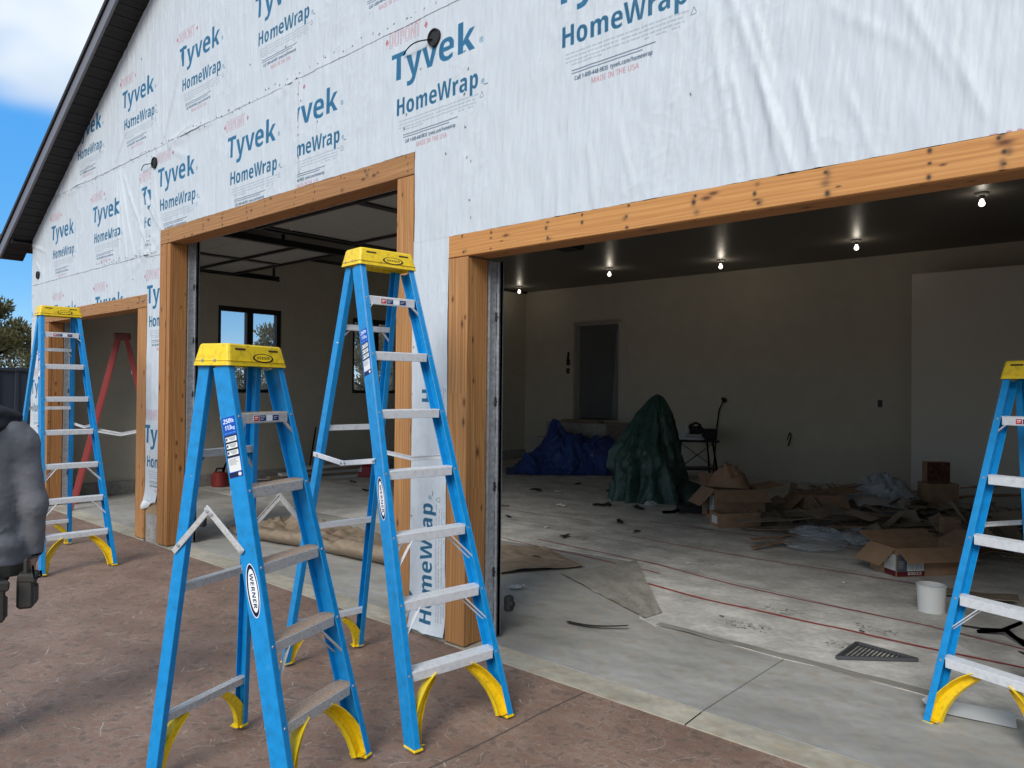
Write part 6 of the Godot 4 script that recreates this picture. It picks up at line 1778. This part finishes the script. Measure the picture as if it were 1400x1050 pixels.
# ------------------------------------------------------------------ the man at the left edge
# bones: [a, b, radius at a, radius at b, colour, scale of depth]; one skin over them all by surface nets
func skin(bones: Array, cell: float, k: float, crease: Callable) -> MB:
	var lo := Vector3(1e9, 1e9, 1e9); var hi := -lo
	for b in bones:
		var r: float = maxf(b[2], b[3]) + cell * 3
		lo = lo.min((b[0] as Vector3).min(b[1]) - Vector3(r, r, r)); hi = hi.max((b[0] as Vector3).max(b[1]) + Vector3(r, r, r))
	var n := Vector3i(((hi - lo) / cell).ceil()) + Vector3i.ONE
	var F := PackedFloat32Array(); F.resize(n.x * n.y * n.z); F.fill(1.0)
	var G := PackedInt32Array(); G.resize(F.size())
	var B := PackedFloat32Array(); B.resize(F.size()); B.fill(1.0)
	for bi in bones.size():
		var b: Array = bones[bi]
		var a: Vector3 = b[0]; var e: Vector3 = b[1]
		var ra: float = b[2]; var rb: float = b[3]
		var flat: float = b[5] if b.size() > 5 else 1.0
		var wide := maxf(ra, rb) * maxf(1.0, 1.0 / flat) + maxf(k, b[6] if b.size() > 6 else 0.0) + cell * 2
		var i0 := Vector3i(((a.min(e) - Vector3(wide, wide, wide) - lo) / cell).floor()).clamp(Vector3i.ZERO, n - Vector3i.ONE)
		var i1 := Vector3i(((a.max(e) + Vector3(wide, wide, wide) - lo) / cell).ceil()).clamp(Vector3i.ZERO, n - Vector3i.ONE)
		var ab := e - a
		var l2 := maxf(ab.length_squared(), 1e-9)
		var kk: float = b[6] if b.size() > 6 else k
		for z in range(i0.z, i1.z + 1):
			for y in range(i0.y, i1.y + 1):
				var row := (z * n.y + y) * n.x
				for x in range(i0.x, i1.x + 1):
					var p := lo + Vector3(x, y, z) * cell
					var ap := p - a
					var t := clampf(ap.dot(ab) / l2, 0.0, 1.0)
					var q := ap - ab * t
					q.z /= flat
					var d := q.length() - lerpf(ra, rb, t)
					if flat < 1.0: d *= 0.8
					var f := F[row + x]
					var hh := maxf(kk - absf(d - f), 0.0) / kk
					F[row + x] = minf(d, f) - hh * hh * kk * 0.25
					if d < B[row + x]:
						B[row + x] = d; G[row + x] = bi
	for z in n.z:
		for y in n.y:
			for x in n.x:
				var i := (z * n.y + y) * n.x + x
				if absf(F[i]) < 0.06: F[i] += crease.call(lo + Vector3(x, y, z) * cell, G[i])
	var mb := MB.new()
	mb.tinted = true
	var id := {}
	var off := [0, 1, n.x, n.x + 1, n.x * n.y, n.x * n.y + 1, n.x * n.y + n.x, n.x * n.y + n.x + 1]
	for z in n.z - 1:
		for y in n.y - 1:
			for x in n.x - 1:
				var i := (z * n.y + y) * n.x + x
				var m := 0
				for c in 8:
					if F[i + off[c]] < 0.0: m += 1
				if m == 0 or m == 8: continue
				var s := Vector3(); var w := 0
				for c in 8:
					for ax in 3:
						if c & (1 << ax): continue
						var c2 := c | (1 << ax)
						var f1 := F[i + off[c]]; var f2 := F[i + off[c2]]
						if (f1 < 0.0) != (f2 < 0.0):
							var t := f1 / (f1 - f2)
							var p := Vector3(c & 1, (c >> 1) & 1, (c >> 2) & 1)
							p[ax] += t
							s += p; w += 1
				s /= w
				var g := Vector3(F[i + off[1]] + F[i + off[3]] + F[i + off[5]] + F[i + off[7]] - F[i] - F[i + off[2]] - F[i + off[4]] - F[i + off[6]], F[i + off[2]] + F[i + off[3]] + F[i + off[6]] + F[i + off[7]] - F[i] - F[i + off[1]] - F[i + off[4]] - F[i + off[5]], F[i + off[4]] + F[i + off[5]] + F[i + off[6]] + F[i + off[7]] - F[i] - F[i + off[1]] - F[i + off[2]] - F[i + off[3]])
				mb.tint = bones[G[i]][4]
				var pp := lo + (Vector3(x, y, z) + s) * cell
				id[i] = mb.pt(pp, g.normalized(), Vector2(pp.x, pp.y) * 3.0)
	var st := [1, n.x, n.x * n.y]
	for i in id:
		for ax in 3:
			var u: int = st[(ax + 1) % 3]; var v: int = st[(ax + 2) % 3]
			var f1 := F[i]; var f2 := F[i + st[ax]]
			if (f1 < 0.0) == (f2 < 0.0): continue
			if not (id.has(i - u) and id.has(i - v) and id.has(i - u - v)): continue
			var a: int = id[i]; var b: int = id[i - u]; var c: int = id[i - u - v]; var d: int = id[i - v]
			if f1 < 0.0: mb.ix.append_array([a, c, b, a, d, c])
			else: mb.ix.append_array([a, b, c, a, c, d])
	return mb

func hand(mb_bones: Array, w: Vector3, dir: Vector3, thumb: Vector3, nrm: Vector3, c: Color) -> void:
	var side := thumb.normalized()
	mb_bones.append([w, w + dir * 0.03, 0.026, 0.028, c])
	for k in 4:  # palm bones and fingers, the first is next to the thumb
		var o := side * (0.027 - k * 0.018)
		mb_bones.append([w + dir * 0.02 + o * 0.6, w + dir * 0.088 + o, 0.016, 0.0125, c])
		var ln: float = [0.072, 0.08, 0.074, 0.058][k]
		var p := w + dir * 0.09 + o
		var d1 := (dir + nrm * 0.25).normalized(); var d2 := (dir + nrm * 0.75).normalized(); var d3 := (dir + nrm * 1.3).normalized()
		mb_bones.append([p, p + d1 * ln * 0.46, 0.0105, 0.0095, c])
		mb_bones.append([p + d1 * ln * 0.46, p + d1 * ln * 0.46 + d2 * ln * 0.32, 0.0095, 0.0085, c])
		mb_bones.append([p + d1 * ln * 0.46 + d2 * ln * 0.32, p + d1 * ln * 0.46 + d2 * ln * 0.32 + d3 * ln * 0.24, 0.0085, 0.0075, c])
	var t0 := w + dir * 0.03 + side * 0.028
	var t1 := t0 + (dir * 0.7 + side * 0.6 + nrm * 0.4).normalized() * 0.042
	var t2 := t1 + (dir * 0.9 + side * 0.15 + nrm * 0.45).normalized() * 0.034
	mb_bones.append([t0, t1, 0.015, 0.012, c]); mb_bones.append([t1, t2, 0.0115, 0.009, c])

func worker() -> void:
	var grey := lin(0.15, 0.151, 0.157).srgb_to_linear(); var dark := Color(0.014, 0.015, 0.018); var denim := Color(0.045, 0.05, 0.06); var boot := Color(0.05, 0.032, 0.02); var flesh := Color(0.42, 0.24, 0.17)
	var P := thing("person", "person in grey sweatshirt with black hood, seen from behind, tool pouches at hip", "person", Vector3(-4.085, 0.0, 2.455), deg_to_rad(75.5))
	# x is the man's right, -z is where he looks
	var B := [
		[Vector3(0, 0.92, 0.0), Vector3(0, 1.08, 0.0), 0.165, 0.165, grey, 0.74, 0.08], [Vector3(0.05, 1.08, 0.0), Vector3(0.07, 1.3, 0.015), 0.15, 0.135, grey, 0.8, 0.09], [Vector3(-0.05, 1.08, 0.0), Vector3(-0.07, 1.3, 0.015), 0.15, 0.135, grey, 0.8, 0.09],
		[Vector3(-0.13, 1.365, 0.01), Vector3(0.13, 1.365, 0.01), 0.085, 0.085, grey, 1.0, 0.1], [Vector3(0, 1.38, 0.0), Vector3(0, 1.46, -0.02), 0.08, 0.066, grey],
		[Vector3(0.1, 0.84, 0.0), Vector3(-0.1, 0.84, 0.0), 0.13, 0.13, grey, 1.0, 0.09], [Vector3(0.16, 1.385, 0.01), Vector3(0.205, 1.335, 0.01), 0.07, 0.07, grey, 1.0, 0.06],
		[Vector3(0.205, 1.335, 0.01), Vector3(0.256, 1.06, 0.035), 0.07, 0.058, grey], [Vector3(0.256, 1.06, 0.035), Vector3(0.256, 0.845, 0.0), 0.058, 0.047, grey],
		[Vector3(-0.16, 1.385, 0.01), Vector3(-0.2, 1.34, 0.01), 0.075, 0.078, grey], [Vector3(-0.2, 1.34, 0.01), Vector3(-0.26, 1.07, 0.01), 0.078, 0.064, grey], [Vector3(-0.26, 1.07, 0.01), Vector3(-0.22, 0.9, -0.17), 0.064, 0.048, grey],
		[Vector3(0.07, 0.78, 0.0), Vector3(0.02, 0.46, -0.01), 0.105, 0.075, denim], [Vector3(0.02, 0.46, -0.01), Vector3(-0.01, 0.09, 0.02), 0.074, 0.055, denim],
		[Vector3(-0.1, 0.78, 0.0), Vector3(-0.17, 0.46, -0.03), 0.105, 0.075, denim], [Vector3(-0.17, 0.46, -0.03), Vector3(-0.21, 0.09, 0.0), 0.074, 0.055, denim],
		[Vector3(-0.01, 0.055, 0.04), Vector3(0.01, 0.045, -0.15), 0.052, 0.042, boot], [Vector3(-0.21, 0.055, 0.02), Vector3(-0.25, 0.045, -0.17), 0.052, 0.042, boot]]
	var cn := noise(501, 1.0, 3)
	var crease := func(p: Vector3, g: int) -> float:
		if g >= 16: return 0.0
		var k := 0.004 * cn.get_noise_3d(p.x * 10.0, p.y * 9.0, p.z * 10.0) + 0.0025 * cn.get_noise_3d(p.x * 24.0 + p.y * 20.0, p.y * 34.0, p.z * 24.0)
		if g in [7, 8, 10, 11]: k += 0.0016 * sin(p.y * 88.0 + p.x * 60.0 + p.z * 50.0 + 4.0 * cn.get_noise_3d(p.x * 4.0, p.y * 4.0, p.z * 4.0)) * (0.4 + cn.get_noise_3d(p.x * 6.0, p.y * 5.0, p.z * 6.0))
		if g == 5: k += 0.006 * sin(p.y * 60.0 + p.x * 9.0)
		return k
	var cloth := bump(mat(Color(1, 1, 1), 0.95), nbump(503, 0.2, 3, 4.0, 256, 256), 0.35)
	cloth.vertex_color_use_as_albedo = true
	cloth.uv1_scale = Vector3(2, 2, 2)
	part("body", skin(B, 0.012, 0.03, crease), cloth, P)
	var none := func(_p: Vector3, _g: int) -> float: return 0.0
	# head with a black knitted cap
	var hb := [[Vector3(0, 1.45, -0.02), Vector3(0, 1.53, -0.035), 0.055, 0.055, flesh], [Vector3(0, 1.63, -0.03), Vector3(0, 1.63, -0.055), 0.084, 0.08, flesh], [Vector3(0, 1.56, -0.075), Vector3(0, 1.55, -0.11), 0.055, 0.034, flesh],
		[Vector3(0, 1.615, -0.128), Vector3(0, 1.585, -0.148), 0.011, 0.015, flesh], [Vector3(0.03, 1.62, -0.118), Vector3(0.034, 1.62, -0.118), 0.015, 0.015, flesh], [Vector3(-0.03, 1.62, -0.118), Vector3(-0.034, 1.62, -0.118), 0.015, 0.015, flesh], [Vector3(-0.02, 1.548, -0.137), Vector3(0.02, 1.548, -0.137), 0.01, 0.01, Color(0.33, 0.14, 0.11)],
		[Vector3(0.084, 1.615, -0.035), Vector3(0.09, 1.58, -0.03), 0.016, 0.012, flesh], [Vector3(-0.084, 1.615, -0.035), Vector3(-0.09, 1.58, -0.03), 0.016, 0.012, flesh],
		[Vector3(0, 1.665, -0.02), Vector3(0, 1.675, -0.055), 0.096, 0.09, dark]]
	var hm := skin(hb, 0.006, 0.02, none)
	var sk := mat(Color(1, 1, 1), 0.6)
	sk.vertex_color_use_as_albedo = true
	part("head", hm, sk, P)
	# hood, thrown back over the shoulders
	var hd := [[Vector3(0.06, 1.445, 0.06), Vector3(0.165, 1.44, 0.03), 0.075, 0.05, dark], [Vector3(-0.1, 1.44, 0.035), Vector3(0.1, 1.455, 0.035), 0.07, 0.07, dark], [Vector3(-0.05, 1.40, 0.10), Vector3(0.05, 1.41, 0.11), 0.078, 0.078, dark], [Vector3(0.11, 1.45, 0.02), Vector3(0.07, 1.46, -0.08), 0.042, 0.032, dark], [Vector3(-0.11, 1.45, 0.02), Vector3(-0.07, 1.46, -0.08), 0.042, 0.032, dark], [Vector3(0.0, 1.50, 0.07), Vector3(0.0, 1.48, 0.08), 0.05, 0.05, dark]]
	part("hood", skin(hd, 0.010, 0.035, func(p: Vector3, _g: int) -> float: return 0.006 * sin(p.y * 90.0 + p.x * 20.0) + 0.006 * cn.get_noise_3d(p.x * 14.0, p.y * 14.0, p.z * 14.0)), cloth, P)
	for s in [1.0, -1.0]:
		var bones := []
		if s > 0: hand(bones, Vector3(0.256, 0.83, -0.004), Vector3(-0.02, -0.97, -0.2).normalized(), Vector3(-0.15, -0.1, -1), Vector3(-1, 0, 0.1), flesh)
		else: hand(bones, Vector3(-0.218, 0.89, -0.185), Vector3(0.25, -0.3, -0.9).normalized(), Vector3(0.3, 0.9, -0.2), Vector3(0.8, -0.4, 0.1), flesh)
		part("hand", skin(bones, 0.0038, 0.008, none), sk, P)
	# knitted cuffs and hem
	var knit := mat(lin(0.1, 0.1, 0.105), 0.95)
	for e in [[Vector3(0.256, 0.86, 0.003), Vector3(0.256, 0.825, -0.002)], [Vector3(-0.224, 0.912, -0.152), Vector3(-0.218, 0.892, -0.182)]]:
		var cf := MB.new()
		for q in 3: cf.tube(PackedVector3Array([(e[0] as Vector3).lerp(e[1], q * 0.34), (e[0] as Vector3).lerp(e[1], q * 0.34 + 0.16), (e[0] as Vector3).lerp(e[1], q * 0.34 + 0.32)]), [0.043, 0.046, 0.043], 16)
		part("cuff", cf, knit, P)
	# belt with pouches
	var leather := bump(tri_map(mat(lin(0.042, 0.037, 0.03), 0.6), Vector3(8, 8, 8)), nbump(505, 0.1, 3, 3.0, 256, 256), 0.4)
	var bl := MB.new()
	var bp := PackedVector3Array()
	for k in 25: bp.append(Vector3(sin(TAU * k / 24.0) * 0.235, 0.775 + 0.006 * sin(k), cos(TAU * k / 24.0) * 0.17))
	for k in 24:
		var a := bp[k]; var c := bp[k + 1]
		bl.bar(a, c + (c - a) * 0.06, 0.05, 0.006, Vector3.UP)
	part("belt", bl, leather, P)
	for e in [[0.235, 0.685, 0.11, 0.085, 0.16, 0.11, -0.15], [0.11, 0.665, 0.185, 0.1, 0.19, 0.09, 0.25], [-0.26, 0.67, 0.05, 0.085, 0.17, 0.12, 0.0]]:
		var pc := MB.new()
		pc.box(Transform3D(Basis(), Vector3(0, -0.01, 0)), Vector3(e[3] * 0.8, e[4] * 0.86, e[5] * 0.92), 0.012)
		pc.box(Transform3D(Basis(Vector3(0, 0, 1), -0.12), Vector3(e[3] * 0.08, e[4] * 0.36, 0)), Vector3(e[3] * 0.9, e[4] * 0.24, e[5]), 0.008)
		pc.box(Transform3D(Basis(), Vector3(e[3] * 0.42, -e[4] * 0.14, 0)), Vector3(e[3] * 0.16, e[4] * 0.5, e[5] * 0.7), 0.008)
		var o := part("tool_pouch", pc, leather, P)
		o.position = Vector3(e[0], e[1], e[2]); o.rotation.y = e[6]
		var fl := MB.new()
		fl.bb(Vector3(-0.01, 0.02, -0.03), Vector3(0.006, 0.14, 0.03), 0.004)
		part("loop", fl, leather, o)
	var cl := MB.new()
	cl.tube(PackedVector3Array([Vector3(0.255, 0.80, 0.16), Vector3(0.262, 0.745, 0.172), Vector3(0.29, 0.74, 0.13), Vector3(0.29, 0.745, 0.04)]), 0.005, 7)
	part("hammer_loop", cl, M.galv, P)

# ------------------------------------------------------------------ outside, to the left
func tree(called: String, label: String, at: Vector3, sd: int, h: float, r: float, tone: Array, cat := "tree") -> Node3D:
	var rg := RandomNumberGenerator.new(); rg.seed = sd
	var t := thing(called, label, cat, at, 0.0, "junipers beyond the fence")
	var tk := MB.new()
	tk.tube(PackedVector3Array([Vector3(0, -0.2, 0), Vector3(0.06, h * 0.2, 0.03), Vector3(-0.03, h * 0.5, -0.05), Vector3(0.02, h * 0.9, 0.02)]), [0.17, 0.13, 0.08, 0.02], 8)
	for k in 9:
		var a := rg.randf() * TAU; var y := h * rg.randf_range(0.1, 0.7)
		var e := Vector3(cos(a), rg.randf_range(0.35, 0.9), sin(a)) * r * rg.randf_range(0.5, 0.9)
		tk.tube(PackedVector3Array([Vector3(0, y, 0), Vector3(0, y, 0) + e * 0.5, Vector3(0, y, 0) + e + Vector3(0, 0.15, 0)]), [0.05, 0.03, 0.01], 6)
	part("trunk", tk, mat(lin(0.12, 0.09, 0.07), 0.9), t)
	var cr := MB.new()
	cr.tinted = true
	var clumps := []
	for k in 46:
		var v := pow(rg.randf(), 0.8)
		var a := rg.randf() * TAU
		var rr := r * (1.0 - pow(v, 1.7) * 0.82) * sqrt(rg.randf_range(0.15, 1.0))
		clumps.append([Vector3(cos(a) * rr, h * (0.1 + 0.86 * v), sin(a) * rr), r * rg.randf_range(0.2, 0.36) * (1.0 - 0.45 * v)])
	for c in clumps:
		var shade: Color = (tone[0] as Color).lerp(tone[1], rg.randf())
		for k in 150:
			var d := Vector3(rg.randfn(), rg.randfn(), rg.randfn()).normalized()
			var p: Vector3 = c[0] + d * c[1] * pow(rg.randf(), 0.45) * Vector3(1, 0.85, 1)
			var up := (d + Vector3(0, 0.9, 0) + Vector3(rg.randfn(), rg.randfn(), rg.randfn()) * 0.35).normalized()
			var sd2 := up.cross(Vector3(rg.randfn(), rg.randfn(), rg.randfn())).normalized()
			var s := rg.randf_range(0.05, 0.12)
			cr.tint = shade.lerp(tone[2], rg.randf() * 0.35)
			cr.tri(p - sd2 * s * 0.35, p + sd2 * s * 0.35, p + up * s * 1.5)
			cr.tri(p + up * s * 0.3 - up.cross(sd2) * s * 0.3, p + up * s * 0.3 + up.cross(sd2) * s * 0.3, p + up * s * 1.4 + sd2 * s * 0.4)
	var fm := mat(Color(1, 1, 1), 0.8)
	fm.vertex_color_use_as_albedo = true
	part("crown", cr, fm, t)
	return t

func yard() -> void:
	var g1 := [Color(0.085, 0.09, 0.032), Color(0.15, 0.137, 0.052), Color(0.26, 0.21, 0.105)]
	var g2 := [Color(0.08, 0.088, 0.045), Color(0.135, 0.13, 0.06), Color(0.23, 0.19, 0.105)]
	var a := tree("juniper_tree", "bushy olive juniper nearest the left corner of the garage", Vector3(-26.6, 0, -2.9), 601, 4.2, 1.9, g1)
	var b := tree("juniper_tree", "tall ragged juniper behind the bushy one at the left picture edge", Vector3(-31.5, 0, -3.6), 602, 5.6, 2.1, g2)
	var spots := [[-27.5, -0.6, 1.0, "juniper mostly outside the left picture edge"], [-24.6, -11.6, 0.85, "rounded juniper seen through the right pane of the near window"], [-27.0, -9.2, 0.7, "low juniper seen through the left pane of the near window"], [-25.5, -16.0, 1.0, "juniper seen through the far window behind the tall ladder"], [-29.0, -20.0, 1.1, "distant juniper beyond the far window"], [-33.0, -7.0, 0.9, "juniper standing back between the corner and the windows"], [-34.0, -14.0, 0.85, "juniper in the second row beyond the near window"], [-28.5, -14.2, 0.85, "juniper between the two windows' views"], [-36, -1.0, 1.1, "juniper in the second row at the far left"]]
	for k in spots.size():
		var s: Array = spots[k]
		var c: Node3D = (a if k % 2 == 0 else b).duplicate()
		c.name = numbered("juniper_tree")
		add_child(c)
		c.position = Vector3(s[0], 0, s[1]); c.rotation.y = 1.3 * k + 0.7
		c.scale = Vector3.ONE * s[2]
		tag(c, s[3], "tree", "junipers beyond the fence")
	# dark ribbed metal fence
	var f := thing("metal_fence", "dark navy ribbed metal fence beyond the left corner of the garage", "fence", Vector3(-16.3, 0, -0.5))
	var fm := mat(lin(0.02, 0.026, 0.04), 0.55)
	for k in 18:
		var p := MB.new()
		var z := 3.0 - k * 0.3
		p.bb(Vector3(-0.02, 0.05, z - 0.296), Vector3(0.0, 1.86, z)); p.bb(Vector3(0.0, 0.05, z - 0.17), Vector3(0.03, 1.86, z - 0.1), 0.008)
		part("panel", p, fm, f)
	var rl := MB.new()
	rl.bb(Vector3(-0.04, 1.865, -2.42), Vector3(0.05, 1.92, 3.02), 0.006)
	part("top_rail", rl, fm, f)
	for k in 4:
		var p := MB.new()
		p.bb(Vector3(-0.1, -0.1, 2.9 - k * 1.7), Vector3(-0.03, 1.86, 2.97 - k * 1.7), 0.006)
		part("post", p, fm, f)
